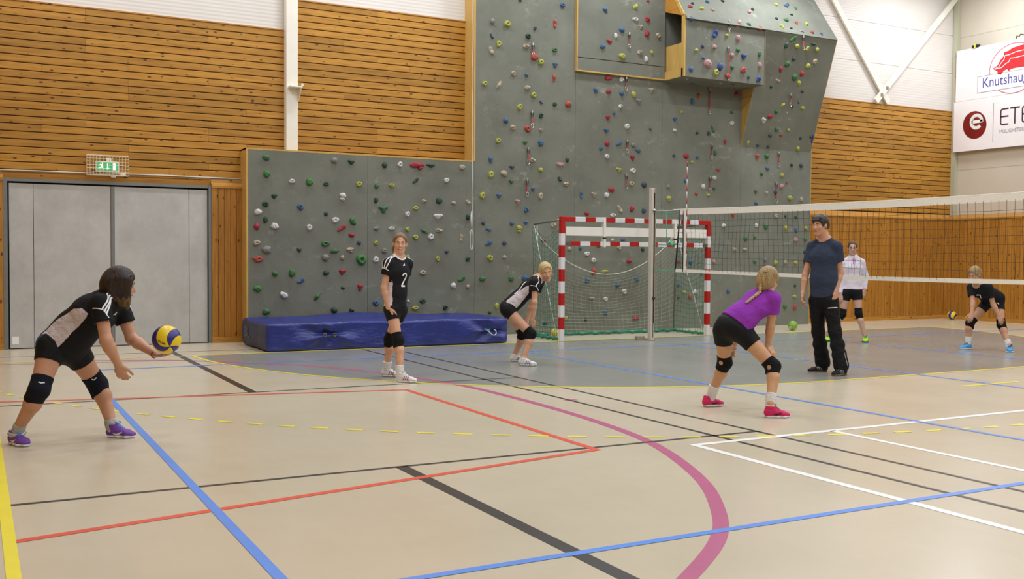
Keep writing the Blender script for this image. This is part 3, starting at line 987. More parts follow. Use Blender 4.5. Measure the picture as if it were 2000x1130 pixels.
HC = {'g': '#3f7a3c', 'G': '#3c8a34', 'k': '#274c33', 'w': '#d9d5cb', 'r': '#b8222e', 'o': '#c2452f', 'y': '#b5b83a', 'b': '#3a648f', 'B': '#2a4190', 's': '#3e4a5a', 't': '#b7a483', 'a': '#8a847a', 'p': '#c28a86'}
def mute(h):
    c = [int(h[i:i + 2], 16) for i in (1, 3, 5)]; g = sum(c) / 3
    return '#' + ''.join('%02x' % int((x * .82 + g * .18) * .90) for x in c)
HM = {k: plain('hold_' + v.lstrip('#'), mute(v), 0.62, 0.10, 30.0, bump=0.25, bscale=120) for k, v in HC.items()}
def hold_mesh(shape, seed):
    rng = random.Random(seed * 31 + ord(shape))
    NR, NT_ = 9, 18
    ph = [rng.uniform(0, 6.28) for _ in range(4)]
    v = []; f = []; mi = []
    def outline(a):
        r = 1 + .09 * math.sin(2 * a + ph[0]) + .07 * math.sin(3 * a + ph[1]) + .04 * math.sin(5 * a + ph[2])
        if shape == 'w': r *= .82 + .22 * math.cos(3 * (a - PI / 2 + PI))
        if shape == 'n': r *= 1 - .5 * math.exp(-((math.atan2(math.sin(a - ph[3]), math.cos(a - ph[3]))) / .55) ** 2)
        if shape == 'l': r *= 1 - .10 * abs(math.sin(a)) ** 4
        return min(r, 1.12)
    for i in range(NR + 1):
        t = i / NR
        for j in range(NT_):
            a = 2 * PI * j / NT_
            r = outline(a) * t
            x, z = r * math.cos(a), r * math.sin(a)
            h = math.sqrt(max(0.0, 1 - t ** 2.6))
            if shape == 'd':
                h = math.sqrt(max(0.0, 1 - t ** 3)) * (1 - .62 * math.exp(-(t / .30) ** 2))
            elif shape == 'w': h *= .45 + .55 * (z + 1) / 2
            elif shape == 'n': h *= .7 + .3 * math.sin(3 * a + ph[1])
            elif shape == 'l': h *= .75 + .25 * math.cos(4 * x + ph[2])
            h *= 1 + .08 * math.sin(5 * x + ph[0]) * math.sin(4 * z + ph[1])
            v.append((x * .5, -h, z * .5))
    for i in range(NR):
        for j in range(NT_):
            a = i * NT_ + j; b = i * NT_ + (j + 1) % NT_
            f.append((a, a + NT_, b + NT_, b)); mi.append(1 if i == 0 and shape in 'db' else 0)
    me = bpy.data.meshes.new('climbing_hold')
    me.from_pydata(v, [], f)
    me.polygons.foreach_set('material_index', mi)
    me.polygons.foreach_set('use_smooth', [True] * len(f))
    me.materials.append(HM['g']); me.materials.append(M['dark'])
    return me
HMESH = {s_: [hold_mesh(s_, k) for k in range(5)] for s_ in 'bdwnl'}
NRM = {'C': (0, -1, 0), 'P': (0, -1, 0), 'X': (0, -1, 0), 'W': (0, -.955, -.296), 'S': (0, -.817, .576), 'U': (0, 0, -1)}
hold_rng = random.Random(3)
for ln in HOLDS.strip().split('\n'):
    a = ln.split(',')
    x, y, z = map(float, a[:3]); sf = a[3]; w, h = float(a[4]), float(a[5]); ang = math.radians(float(a[8]))
    n = NRM[sf]
    o = bpy.data.objects.new('climbing_hold', hold_rng.choice(HMESH[a[7]]))
    COL.objects.link(o)
    rx = Matrix.Rotation(math.atan2(-n[2], -n[1]), 4, 'X') @ Matrix.Rotation(-ang, 4, 'Y')
    if ang and a[7] == 'l': w, h = max(w, h), min(w, h) * .8
    dep = min(.10, .30 * min(w, h) + .02)
    o.matrix_world = Matrix.Translation((x - n[0] * .003, y - n[1] * .003, z - n[2] * .003)) @ rx @ Matrix.Diagonal((w, dep, h, 1))
    o.material_slots[0].link = 'OBJECT'; o.material_slots[0].material = HM[a[6]]
    par = oh if sf in 'XSUW' else (bw if x < -2.31 else ct)
    o.parent = par; o.matrix_parent_inverse = Matrix.Translation(-Vector(par.location))

# ---- quickdraws: bolt plate, upper snap link, sling, lower snap link
def link_ring(c, w, h, y):
    return [(c[0] + w * math.cos(t) * (1.0 if math.sin(t) > 0 else .8), y, c[1] + h * math.sin(t)) for t in [2 * PI * k / 12 for k in range(12)]]
QD = [(-1.16, 1.72, 5.26, .22, 'quickdraw hanging over the red hold near the top of the left tower'), (-1.17, 1.72, 4.04, .28, 'quickdraw just above the round orange hold on the left tower'),
 (-1.24, 1.72, 3.37, .27, 'quickdraw beside the curved tan hold on the left tower'), (-1.26, 1.72, 2.80, .29, 'lowest quickdraw of the left tower column above the goal net corner'),
 (.91, 1.66, 5.67, .27, 'quickdraw on the raised upper middle climbing panel'), (.89, 1.72, 4.84, .24, 'quickdraw right under the wooden strip beside a white ring hold'),
 (.93, 1.72, 3.64, .23, 'quickdraw between a blue and a round grey hold on the middle panel'), (.92, 1.72, 2.99, .25, 'lowest quickdraw of the middle panel above the goal crossbar'),
 (2.83, 1.06, 6.0, .19, 'short quickdraw at the top edge of the overhanging box'), (2.83, 1.06, 5.49, .60, 'long red sling hanging down the front of the overhanging box'),
 (2.92, 1.72, 4.80, .49, 'long dark sling in the shade under the overhanging box'), (2.99, 1.72, 3.69, .29, 'quickdraw beside a green hold below the overhanging box'),
 (4.76, 1.38, 4.79, .24, 'quickdraw in the middle of the leaning right panel'), (4.75, 1.03, 5.91, .26, 'quickdraw at the top lip of the leaning right panel'),
 (2.96, 1.72, 3.03, .29, 'quickdraw beside a white hold near the net antenna'), (4.78, 1.72, 3.62, .28, 'quickdraw just below the foot of the leaning right panel'),
 (4.73, 1.72, 2.98, .40, 'lowest quickdraw of the right column above the net tape')]
for x, y, z, ln, lb in QD:
    q = tag(empty('quickdraw', (x, y, z)), lb, 'quickdraw', 'quickdraws on the climbing wall')
    yy = y - .03
    child(MB().box(x - .015, x + .015, y - .035, y, z - .025, z + .025).build('bolt_plate', M['silver'], bevel=.004), q)
    child(MB().tube(link_ring((x, z - .05), .024, .05, yy), .0065, 6, closed=True).build('snap_link', M['black'], smooth=True), q)
    child(MB().box(x - .011, x + .011, yy - .006, yy + .006, z - ln + .06, z - .085).build('sling', M['red_web'], bevel=.003), q)
    child(MB().tube(link_ring((x + .004, z - ln + .03), .024, .045, yy), .0065, 6, closed=True).build('snap_link', M['silver'], smooth=True), q)

# ---- rope with its loop
pts = [(-2.42 + .004 * math.sin(k * .8), 1.60, 8.6 - k * .1) for k in range(68)]
mb = MB(); mb.tube(pts, .006, 6)
lp = [(-2.425 + .03 * math.sin(t), 1.60, 1.70 + .18 * math.cos(t)) for t in [2 * PI * k / 16 for k in range(16)]]
rp = tag(empty('climbing_rope', (-2.42, 1.6, 1.5)), 'thin white rope with a loop hanging beside the tower edge', 'rope')
child(mb.build('rope_strand', M['rope_white'], smooth=True), rp)
child(MB().tube(lp, .006, 6, closed=True).build('rope_loop', M['rope_white'], smooth=True), rp)
child(MB().tube([(-2.425, 1.6, 2.2), (-2.44, 1.59, 2.08), (-2.43, 1.6, 1.9)], [.007, .015, .009], 8).build('rope_knot', M['rope_white'], smooth=True), rp)

# ================================================================== handball goal
gl = tag(empty('handball_goal', (.03, .04, 0)), 'handball goal with red and white banded posts and green net', 'goal')
GX = .03
def gp(name, mb, mat, smooth=False, bevel=0): return child(mb.build(name, mat, smooth=smooth, bevel=bevel), gl)
for sx in (-1, 1):
    x0, x1 = sorted((GX + sx * 1.5, GX + sx * 1.58))
    for k in range(9):
        gp('post_band', MB().box(x0, x1, 0, .08, .2 * k, .2 * k + .2), M['goal_red'] if k % 2 else M['goal_white'], bevel=.006)
    gp('post_band', MB().box(x0, x1, 0, .08, 1.8, 2.0), M['goal_red'], bevel=.006)
    cx0, cx1 = sorted((GX + sx * 1.3, GX + sx * 1.58))
    gp('corner_band', MB().box(cx0, cx1, 0, .08, 2.0, 2.08), M['goal_red'], bevel=.006)
for k in range(13):
    gp('crossbar_band', MB().box(GX - 1.3 + .2 * k, GX - 1.1 + .2 * k, 0, .08, 2.0, 2.08), M['goal_red'] if k % 2 else M['goal_white'], bevel=.006)
# lowered training bar, white board and straps
for k in range(14):
    gp('lower_bar_band', MB().box(GX - 1.4 + .2 * k, GX - 1.2 + .2 * k, .005, .05, 1.595, 1.672), M['goal_white'] if k % 2 else M['goal_red'], bevel=.004)
for x0, x1 in ((-1.50, -1.38), (1.40, 1.50)):
    gp('bar_bracket', MB().box(GX + x0, GX + x1, -.006, .06, 1.60, 1.665), M['goal_grey'], bevel=.004)
gp('target_board', MB().box(GX - 1.475, GX + 1.49, .02, .05, 1.765, 1.915), M['board_white'], bevel=.004)
for x in (-.72, .78):
    gp('strap', MB().box(GX + x - .02, GX + x + .02, -.012, .065, 1.58, 2.085), M['tape'])
    gp('strap_buckle', MB().box(GX + x - .022, GX + x + .022, -.016, .03, 1.72, 1.745), M['black'])
# back frame
for sx in (-1, 1):
    x = GX + sx * 1.54
    gp('top_stay', MB().tube([(x, .05, 2.03), (x, .98, 1.97)], .016, 8), M['steel'], True)
    gp('rear_upright', MB().tube([(x, .98, 1.97), (x, 1.02, .02)], .012, 8), M['goal_grey'], True)
    gp('ground_stay', MB().tube([(x, .06, .03), (x, 1.0, .03)], .018, 8), M['net_green'], True)
gp('ground_bar', MB().tube([(GX - 1.54, 1.0, .03), (GX + 1.54, 1.0, .03)], .018, 8), M['net_green'], True)
nrng = random.Random(11)
def back_pt(u, v):
    """u across 0..1, v down 0..1"""
    top = 1.93 - .82 * (4 * u * (1 - u)) ** .8
    z = top + (0.03 - top) * v
    bul = .10 * math.sin(PI * v) * math.sin(PI * u)
    return (GX - 1.54 + 3.08 * u + .02 * math.sin(7 * v + 3 * u), 1.0 + bul + .03 * math.sin(5 * u + 4 * v), z + .015 * math.sin(9 * u + 13 * v))
mb = MB()
for i in range(33): mb.tube([back_pt(i / 32, j / 12) for j in range(13)], .0024, 3, cap=False)
for j in range(1, 19): mb.tube([back_pt(i / 24, j / 19) for i in range(25)], .0024, 3, cap=False)
gp('back_net', mb, M['net_pale'])
gp('net_edge_rope', MB().tube([back_pt(i / 24, 0) for i in range(25)], .007, 5), M['rope_white'], True)
for sx in (-1, 1):
    mb = MB(); x = GX + sx * 1.55
    def side_pt(u, v, x=x):
        top = 1.98 - .05 * u - .22 * math.sin(PI * u) ** 2
        return (x + .02 * math.sin(6 * v + 5 * u), .08 + .92 * u, top + (.03 - top) * v)
    for i in range(12): mb.tube([side_pt(i / 11, j / 10) for j in range(11)], .004, 3, cap=False)
    for j in range(0, 21): mb.tube([side_pt(i / 8, j / 20) for i in range(9)], .004, 3, cap=False)
    gp('side_net', mb, M['net_green'])
    gp('net_hem', MB().tube([(x, .1 + .9 * t / 10, .035 + .012 * math.sin(9 * t)) for t in range(11)], .024, 6), M['net_green'], True)
    gp('stay_rope', MB().tube([(x, .97, 1.95), (x - .01 * sx, .75, 1.35), (x, .45, .75), (x, .16, .06)], .006, 5), M['rope_white'], True)
gp('net_hem', MB().tube([(GX - 1.54 + .1 * k, 1.0 + .02 * math.sin(k * 1.7), .04 + .018 * math.sin(k * 2.3)) for k in range(32)], .028, 6), M['net_green'], True)
gp('stay_rope', MB().tube([(GX - 1.5, .95, 1.95), (GX - 1.52, .9, 1.6), (GX - 1.53, .93, 1.72)], .006, 5), M['rope_white'], True)

# ================================================================== volleyball net and posts
def vpost(y, label):
    vp = tag(empty('net_post', (0, y, 0)), label, 'post')
    child(MB().box(-.04, .03, y - .055, y + .035, 0, 2.58).build('upright', M['post'], bevel=.008), vp)
    child(MB().box(.0, .010, y - .060, y - .05, .05, 2.50).build('slot', M['dark']), vp)
    child(MB().box(.012, .03, y - .075, y - .05, .3, 2.58).build('rail', M['silver'], bevel=.003), vp)
    child(MB().tube([(0, y - .06, .72), (0, y - .10, .72)], .02, 10).build('winder_knob', M['black'], smooth=True), vp)
    child(MB().tube([(-.01, y - .05, 2.2), (-.01, y - .09, 2.21)], .018, 8).build('rope_pulley', M['silver'], smooth=True), vp)
    child(MB().box(-.07, .06, y - .08, y + .06, 0, .012).build('floor_plate', M['steel'], bevel=.003), vp)
vpost(-.40, 'grey aluminium volleyball net post standing in front of the goal')
vpost(-11.25, 'grey aluminium volleyball net post at the near sideline')
tag(MB().box(-.24, -.09, -.36, -.27, 0.0, .075).build('socket_cover', plain('tan_cover', '#938a74', .6), bevel=.008), 'small tan floor socket cover beside the net post', 'cover')
nt = tag(empty('volleyball_net', (0, -5.8, 1.2)), 'black volleyball net with white tapes stretched across the court', 'net')
def npart(name, mb, mat, smooth=False): return child(mb.build(name, mat, smooth=smooth), nt)
def ztop(y): return 2.195 - .055 * math.sin(PI * min(1, max(0, (-1.1 - y) / 9.5)))
def zbot(y): return 1.225 - .04 * math.sin(PI * min(1, max(0, (-1.1 - y) / 9.5)))
def xs(y, z): return .012 * math.sin(y * 2.1 + z * 3) + .006 * math.sin(y * 7.3)
Y0, Y1 = -1.08, -10.5
def tape(y0, y1, zf, h, n=48):
    mb = MB()
    for k in range(n):
        a = y0 + (y1 - y0) * k / n; b = y0 + (y1 - y0) * (k + 1) / n
        for s_ in (-.004, .004):
            mb.quad((s_, a, zf(a) - h), (s_, b, zf(b) - h), (s_, b, zf(b)), (s_, a, zf(a)))
        mb.quad((-.004, a, zf(a)), (-.004, b, zf(b)), (.004, b, zf(b)), (.004, a, zf(a)))
        mb.quad((-.004, a, zf(a) - h), (.004, a, zf(a) - h), (.004, b, zf(b) - h), (-.004, b, zf(b) - h))
    return mb
npart('top_tape', tape(-1.16, Y1, ztop, .085), M['tape'])
npart('top_cable_hem', MB().tube([(0, -1.0 - k * .5, ztop(-1.0 - k * .5) + .004) for k in range(20)], .006, 6), M['tape'], True)
npart('bottom_tape', tape(-1.05, Y1, zbot, .052), M['tape'])
npart('side_tape', MB().box(-.006, .006, -1.335, -1.28, 1.18, 2.15), M['tape'])
npart('end_rod', MB().tube([(0, -1.262, 1.18), (.004, -1.262, 2.17)], .012, 6), M['black'], True)
npart('end_rod', MB().tube([(0, -1.06, 1.18), (0, -1.175, 2.18)], .012, 6), M['black'], True)
mb = MB()
y = -1.15
while y > Y1:
    z0, z1 = zbot(y) - .02, ztop(y) - .07
    mb.tube([(xs(y, z0 + (z1 - z0) * k / 8), y + .010 * math.sin(y * 3 + k * .9) + .004 * k / 8, z0 + (z1 - z0) * k / 8) for k in range(9)], .0023, 3, cap=False)
    y -= .1
for r in range(1, 9):
    pts = []
    for k in range(190):
        yy = Y0 + (Y1 - Y0) * k / 189
        z0, z1 = zbot(yy), ztop(yy) - .085
        pts.append((xs(yy, z0 + (z1 - z0) * r / 9), yy, z0 + (z1 - z0) * r / 9 + .006 * math.sin(yy * 4.1 + r)))
    mb.tube(pts, .0023, 3, cap=False)
npart('net_mesh', mb, M['net_black'])
for a, b, m in (((0, -.47, 2.205), (0, -1.16, 2.19), 'rope_white'), ((0, -.46, 2.17), (0, -1.14, 2.15), 'rope_green'), ((0, -.40, 1.63), (0, -1.24, 1.63), 'rope_green'), ((0, -.40, 1.21), (0, -1.05, 1.20), 'rope_green')):
    npart('tension_cord', MB().tube([a, ((a[0] + b[0]) / 2, (a[1] + b[1]) / 2, (a[2] + b[2]) / 2 - .012), b], .007, 6), M[m], True)
npart('tension_cord', MB().tube([(0, -.80, 2.17), (0, -.82, 1.62)], .005, 6), M['rope_green'], True)
npart('cord_bundle', MB().tube([(0, -.86, 1.63), (.02, -.92, 1.66), (-.01, -1.0, 1.61), (.01, -1.08, 1.64)], [.015, .03, .025, .012], 7), M['rope_green'], True)
for k in range(18):
    npart('antenna_band', MB().tube([(-.014, -1.36, 1.17 + .1 * k), (-.014, -1.36, 1.27 + .1 * k)], .0055, 8), M['goal_red'] if k % 2 else M['goal_white'], True)

# ================================================================== crash mat
from mathutils import noise as mnoise
def crash_mat():
    x0, x1, y0, y1, h = -6.42, -2.50, .10, 1.62, .415
    bm = bmesh.new()
    bmesh.ops.create_cube(bm, size=2.0)
    bmesh.ops.subdivide_edges(bm, edges=bm.edges, cuts=63, use_grid_fill=True)
    # finer along the length
    hx, hy, hz = (x1 - x0) / 2, (y1 - y0) / 2, h / 2; r = .045
    eyes = [(-1.10, .02), (-.95, .02), (1.58, .0), (1.72, .0)]
    for v in bm.verts:
        p = Vector((v.co.x * hx, v.co.y * hy, v.co.z * hz))
        q = Vector((max(-hx + r, min(hx - r, p.x)), max(-hy + r, min(hy - r, p.y)), max(-hz + r, min(hz - r, p.z))))
        d = p - q
        if d.length > 1e-6:
            d.normalize(); p = q + d * r
        # wrinkles
        fr = max(0, (-p.y - hy + .05) / .05)
        w = 0
        if fr > 0 and abs(p.z) < hz:
            for ex, ez in eyes:
                dx, dz = p.x - ex * 1.0, p.z - ez
                rr = math.hypot(dx, dz)
                an = math.atan2(dz, dx)
                w += -.03 * math.exp(-(rr / .07) ** 2) + .026 * math.sin(an * 5 + ex * 3) * math.exp(-(rr / .45) ** 2) * min(1, rr / .06)
            w += .010 * math.sin(p.x * 9 + 7 * p.z) * math.cos(p.x * 2.3) + .012 * mnoise.noise(Vector((p.x * 3, 0, p.z * 5 + p.x * 2)))
            p.y -= w * fr
        if p.z > hz - .06:
            p.z += .012 * mnoise.noise(Vector((p.x * 1.2, p.y * 1.5, 0))) + .006 * math.sin(p.x * 4 + p.y * 3) - .018 * (1 - (p.x / hx) ** 2) * 0
            p.z += .05 * max(0, 1 - abs(p.x + .2) / 1.4) * (p.y + hy) / (2 * hy)
        if p.x < -hx + .06: p.x -= .03 * (1 - (p.z / hz) ** 2) + .01 * math.sin(p.y * 8)
        if p.x > hx - .06: p.x += .02 * (1 - (p.z / hz) ** 2)
        if p.z > -hz + .02: p.y -= .012 * math.sin(p.x * 1.7) * (1 if fr > 0 else 0)
        v.co = Vector(((x0 + x1) / 2 + p.x, (y0 + y1) / 2 + p.y, max(hz + p.z, .003)))
    me = bpy.data.meshes.new('crash_mat'); bm.to_mesh(me); bm.free()
    return me
t = NT('blue_vinyl'); p = t.pos()
t.base(t.ramp(t.noise(p, 2.2, 4), [(.3, lin('#20296c')), (.7, lin('#2a3684'))])); t.set(Roughness=.34, Specular_IOR_Level=.5)
t.bump(t.noise(t.mapping(p, (3, 5, 9), rot=(0, .6, 0)), 1.4, 4, .6), .6, .03)
M['vinyl'] = t.mat
M['vinyl_end'] = plain('dull_vinyl_end', '#3c3f55', .6, .12, 6)
mtm = crash_mat()
mtm.materials.append(M['vinyl']); mtm.materials.append(M['vinyl_end'])
for pl in mtm.polygons:
    pl.use_smooth = True
    if pl.normal.x < -.7: pl.material_index = 1
cm = tag(link('crash_mat', mtm), 'thick blue vinyl crash mat lying against the bouldering wall', 'mat')
def ring(c, r, rr, nrm_axis='y', seg=12):
    return [(c[0] + r * math.cos(a), c[1], c[2] + r * math.sin(a)) for a in [2 * PI * k / seg for k in range(seg)]]
for x in (-5.56, -5.41):
    MB().tube(ring((x, .105, .225), .022, .006), .008, 6, closed=True).build('eyelet', plain('brass_eyelet', '#7c7a58', .4, metal=.6), cm, smooth=True)
MB().tube([(-2.90, .085, .225), (-2.86, .07, .21), (-2.83, .06, .18), (-2.79, .055, .145), (-2.745, .06, .14), (-2.72, .06, .17), (-2.725, .07, .215), (-2.75, .09, .23)], .008, 6).build('cord_loop', M['rope_white'], cm, smooth=True)
MB().tube([(-2.93, .08, .235), (-2.83, .075, .225)], .011, 6).build('cord_knot', M['rope_green'], cm, smooth=True)

# ================================================================== lettering
def text_mesh(body, width, height, name='lettering', bold=0.0):
    cu = bpy.data.curves.new(name, 'FONT'); cu.body = body; cu.size = 1.0; cu.resolution_u = 3; cu.offset = bold
    ob = bpy.data.objects.new(name, cu); COL.objects.link(ob)
    dg = bpy.context.evaluated_depsgraph_get()
    me = bpy.data.meshes.new_from_object(ob.evaluated_get(dg))
    bpy.data.objects.remove(ob)
    co = np.empty(len(me.vertices) * 3); me.vertices.foreach_get('co', co); co = co.reshape(-1, 3)
    mn, mx = co.min(0), co.max(0)
    co[:, 0] = (co[:, 0] - mn[0]) / (mx[0] - mn[0]) * width
    co[:, 1] = (co[:, 1] - mn[1]) / (mx[1] - mn[1]) * height
    me.vertices.foreach_set('co', co.ravel()); me.update()
    return me
RW = Matrix(((0, 0, -1, 0), (-1, 0, 0, 0), (0, 1, 0, 0), (0, 0, 0, 1)))      # print on the right wall
M['ink_blue'] = plain('ink_blue', '#4a4a9a', .5); M['ink_red'] = plain('ink_red', '#c8242a', .5, .05); M['ink_grey'] = plain('ink_grey', '#9b9296', .5)
M['ink_purple'] = plain('ink_purple', '#452238', .5); M['ink_dred'] = plain('ink_dark_red', '#7d1416', .4, .25, 3)
M['banner'] = plain('banner_white', '#f2ecea', .45, .02, 2)
XB = 10.60
mt_text = text_mesh('BL', .3, .16, 'mat_print'); mt_text.transform(Matrix.Translation((-6.468, 1.28, .15)) @ RW); link('mat_print', mt_text, plain('pale_print', '#6a6d78', .6), cm)
bu = tag(empty('sponsor_banner', (XB, -.5, 5.17)), 'white sponsor banner with a red emblem in a ring', 'banner')
bl = tag(empty('sponsor_banner', (XB, -.5, 3.98)), 'white sponsor banner with a dark red disc and the letter e', 'banner')
child(MB().box(XB, XB + .02, -3.2, 1.97, 5.172, 6.38).build('banner_board', M['banner']), bu)
child(MB().box(XB, XB + .02, -3.2, 2.01, 3.98, 5.168).build('banner_board', M['banner']), bl)
child(MB().box(XB + .004, XB + .03, 1.97, 1.99, 5.17, 6.36).build('edge_batten', M['board']), bu)
def flat(name, polys, mat, par, dx=.002):
    mb = MB()
    for po in polys: mb.poly([(XB - dx, y, z) for y, z in po])
    o = child(mb.build(name, mat), par); return o
def ell_ring(cy, cz, ry, rz, w, n=64):
    out = []
    for k in range(n):
        a, b = 2 * PI * k / n, 2 * PI * (k + 1) / n
        out.append([(cy + ry * math.cos(a), cz + rz * math.sin(a)), (cy + ry * math.cos(b), cz + rz * math.sin(b)), (cy + (ry - w) * math.cos(b), cz + (rz - w) * math.sin(b)), (cy + (ry - w) * math.cos(a), cz + (rz - w) * math.sin(a))])
    return out
flat('emblem_ring', ell_ring(.45, 5.74, .63, .57, .02), plain('ink_pale_red', '#c0626a', .5), bu)
flat('emblem_box', [[(1.385, 5.30), (1.385, 5.685), (-.6, 5.685), (-.6, 5.30)]], M['banner'], bu, .003)
for po in ([(1.385, 5.30), (1.385, 5.312), (-.6, 5.312), (-.6, 5.30)], [(1.385, 5.673), (1.385, 5.685), (-.6, 5.685), (-.6, 5.673)], [(1.385, 5.30), (1.385, 5.685), (1.374, 5.685), (1.374, 5.30)]):
    flat('emblem_frame', [po], M['ink_grey'], bu, .004)
fish = [(.985, 5.81), (.86, 5.87), (.80, 5.97), (.71, 6.06), (.70, 6.145), (.60, 6.15), (.50, 6.20), (.30, 6.225), (.05, 6.23), (-.15, 6.15), (-.2, 5.9), (-.1, 5.72), (.15, 5.735), (.40, 5.74), (.52, 5.735), (.585, 5.69), (.62, 5.745), (.70, 5.72), (.79, 5.625), (.815, 5.67), (.85, 5.66), (.87, 5.735), (.93, 5.77)]
flat('emblem_shape', [fish], M['ink_red'], bu, .004)
def stroke(pts, w, closed=False):
    out = []
    for a, b in zip(pts, pts[1:]):
        d = Vector((b[0] - a[0], b[1] - a[1])).normalized(); n = Vector((-d.y, d.x)) * w * .5
        out.append([(a[0] + n.x, a[1] + n.y), (b[0] + n.x, b[1] + n.y), (b[0] - n.x, b[1] - n.y), (a[0] - n.x, a[1] - n.y)])
    return out
for ln_ in ([(.94, 5.80), (.83, 5.83), (.78, 5.9), (.70, 5.97), (.68, 6.06), (.58, 6.06), (.40, 6.10), (.1, 6.11)], [(.92, 5.79), (.75, 5.80), (.68, 5.86), (.58, 5.90), (.54, 5.98), (.42, 5.97), (.1, 5.99)]):
    flat('emblem_line', stroke(ln_, .016), M['banner'], bu, .006)
me = text_mesh('Knutshaug', 1.14, .30); me.transform(Matrix.Translation((XB - .006, 1.235, 5.335)) @ RW); child(link('lettering', me, M['ink_blue']), bu)
n = 48
flat('logo_disc', [[(1.435 + .315 * math.cos(2 * PI * k / n) + .02 * math.sin(2 * PI * k / n), 4.57 + .325 * math.sin(2 * PI * k / n)) for k in range(n)]], M['ink_dred'], bl, .002)
ce_, cz_ = 1.385, 4.645
arc = [(ce_ - .14 * math.cos(a), cz_ + .145 * math.sin(a)) for a in [math.radians(x) for x in range(-5, 322, 8)]]
flat('logo_letter', stroke(arc, .082) + [[(ce_ + .13, cz_ + .035), (ce_ - .165, cz_ + .035), (ce_ - .165, cz_ - .035), (ce_ + .13, cz_ - .035)]], M['sign_white'], bl, .005)
flat('divider', [[(.952, 4.13), (.952, 5.02), (.938, 5.02), (.938, 4.13)]], M['ink_grey'], bl, .003)
for po in ([(.56, 4.85), (.72, 4.85), (.755, 4.82), (.755, 4.53), (.72, 4.50), (.56, 4.50)], [(.755, 4.68), (.56, 4.68)], [(.52, 4.85), (.28, 4.85)], [(.40, 4.85), (.40, 4.49)], [(.02, 4.85), (.18, 4.85), (.215, 4.82), (.215, 4.53), (.18, 4.50), (.02, 4.50)], [(.215, 4.68), (.02, 4.68)]):
    flat('lettering', stroke(po, .034), M['ink_purple'], bl, .003)
me = text_mesh('MULIGHETER', .61, .085); me.transform(Matrix.Translation((XB - .004, .775, 4.305)) @ RW); child(link('lettering', me, M['ink_grey']), bl)
cl = tag(empty('banner_clamp', (XB, 1.44, 6.38)), 'black clamp with a yellow strap on top of the banner', 'clamp')
child(MB().box(XB - .03, XB + .05, 1.36, 1.54, 6.375, 6.44).build('clamp_body', M['black'], bevel=.012), cl)
child(MB().box(XB - .036, XB + .03, 1.43, 1.47, 6.372, 6.455).build('clamp_strap', M['l_yellow']), cl)
tag(MB().tube([(XB, .42, 6.385), (XB - .02, .38, 6.45), (XB, .34, 6.42), (XB - .01, .30, 6.47), (XB, .22, 6.44), (XB, .1, 6.46), (XB, .0, 6.42), (XB, -.1, 6.385)], .012, 6).build('black_cable', M['black'], smooth=True), 'short black cable lying on the banner top', 'cable')

# ================================================================== exit sign, guard, cable
eg = lambda c, s: None
ex = tag(empty('exit_sign', (-8.36, 2.09, 2.66)), 'green lit emergency exit sign inside a wire guard over the door', 'sign')
child(MB().box(-8.525, -8.19, 1.965, 1.995, 2.645, 2.80).build('sign_frame', M['sign_white'], bevel=.008), ex)
t = NT('lit_green'); t.base(lin('#2f9a64')); t.set(Emission_Color=lin('#3fb878'), Emission_Strength=.55, Roughness=.4); M['lit_green'] = t.mat
t = NT('lit_white'); t.base(lin('#f0fff4')); t.set(Emission_Color=lin('#f4fff8'), Emission_Strength=.9, Roughness=.4); M['lit_white'] = t.mat
child(MB().box(-8.505, -8.21, 1.958, 1.966, 2.662, 2.783).build('sign_face', M['lit_green']), ex)
def ef(name, polys):
    mb = MB()
    for po in polys: mb.poly([(x, 1.955, z) for x, z in po])
    child(mb.build(name, M['lit_white']), ex)
cx, cz = -8.44, 2.725
ef('running_figure', [[(cx + .012 + .011 * math.cos(a), cz + .045 + .011 * math.sin(a)) for a in [k * PI / 5 for k in range(10)]],
    [(cx - .02, cz + .028), (cx + .022, cz + .03), (cx + .018, cz - .012), (cx - .004, cz - .016)], [(cx - .045, cz + .014), (cx - .02, cz + .03), (cx - .014, cz + .018), (cx - .04, cz + .002)],
    [(cx + .02, cz - .008), (cx + .004, cz - .016), (cx + .018, cz - .052), (cx + .03, cz - .05)], [(cx - .002, cz - .008), (cx - .05, cz - .03), (cx - .046, cz - .042), (cx + .008, cz - .02)]])
ef('arrow', [[(-8.362, 2.765), (-8.348, 2.765), (-8.348, 2.70), (-8.332, 2.70), (-8.355, 2.672), (-8.378, 2.70), (-8.362, 2.70)]])
ef('door_symbol', [[(-8.285, 2.77), (-8.235, 2.77), (-8.235, 2.673), (-8.285, 2.673)]])
child(MB().box(-8.37, -8.30, 1.97, 2.09, 2.80, 2.85).build('mount_block', M['sign_white'], bevel=.006), ex)
child(MB().tube([(-8.36, 1.98, 2.645), (-8.34, 1.98, 2.615), (-8.32, 2.0, 2.60)], .006, 6).build('sign_lead', M['cage'], smooth=True), ex)
gd = tag(empty('wire_guard', (-8.355, 2.09, 2.58)), 'cream wire guard cage around the exit sign', 'guard')
mb = MB()
X0, X1, ZB, ZA, YF = -8.65, -8.06, 2.59, 2.885, 1.92
for k in range(14):
    x = X0 + (X1 - X0) * k / 13
    mb.tube([(x, 2.085, ZA), (x, YF, ZA), (x, YF, ZB), (x, 2.085, ZB)], .0032, 4)
for k in range(7):
    z = ZB + (ZA - ZB) * k / 6
    mb.tube([(X0, 2.085, z), (X0, YF, z), (X1, YF, z), (X1, 2.085, z)], .0036, 4)
for yy in (2.0, 2.05):
    mb.tube([(X0, yy, ZA), (X1, yy, ZA)], .0036, 4); mb.tube([(X0, yy, ZB), (X1, yy, ZB)], .0036, 4)
child(mb.build('guard_wires', M['cage']), gd)
jb = tag(MB().box(-8.17, -8.09, 2.02, 2.094, 2.60, 2.64).build('junction_box', M['sign_white'], bevel=.006), 'small white junction box below the exit sign', 'box')
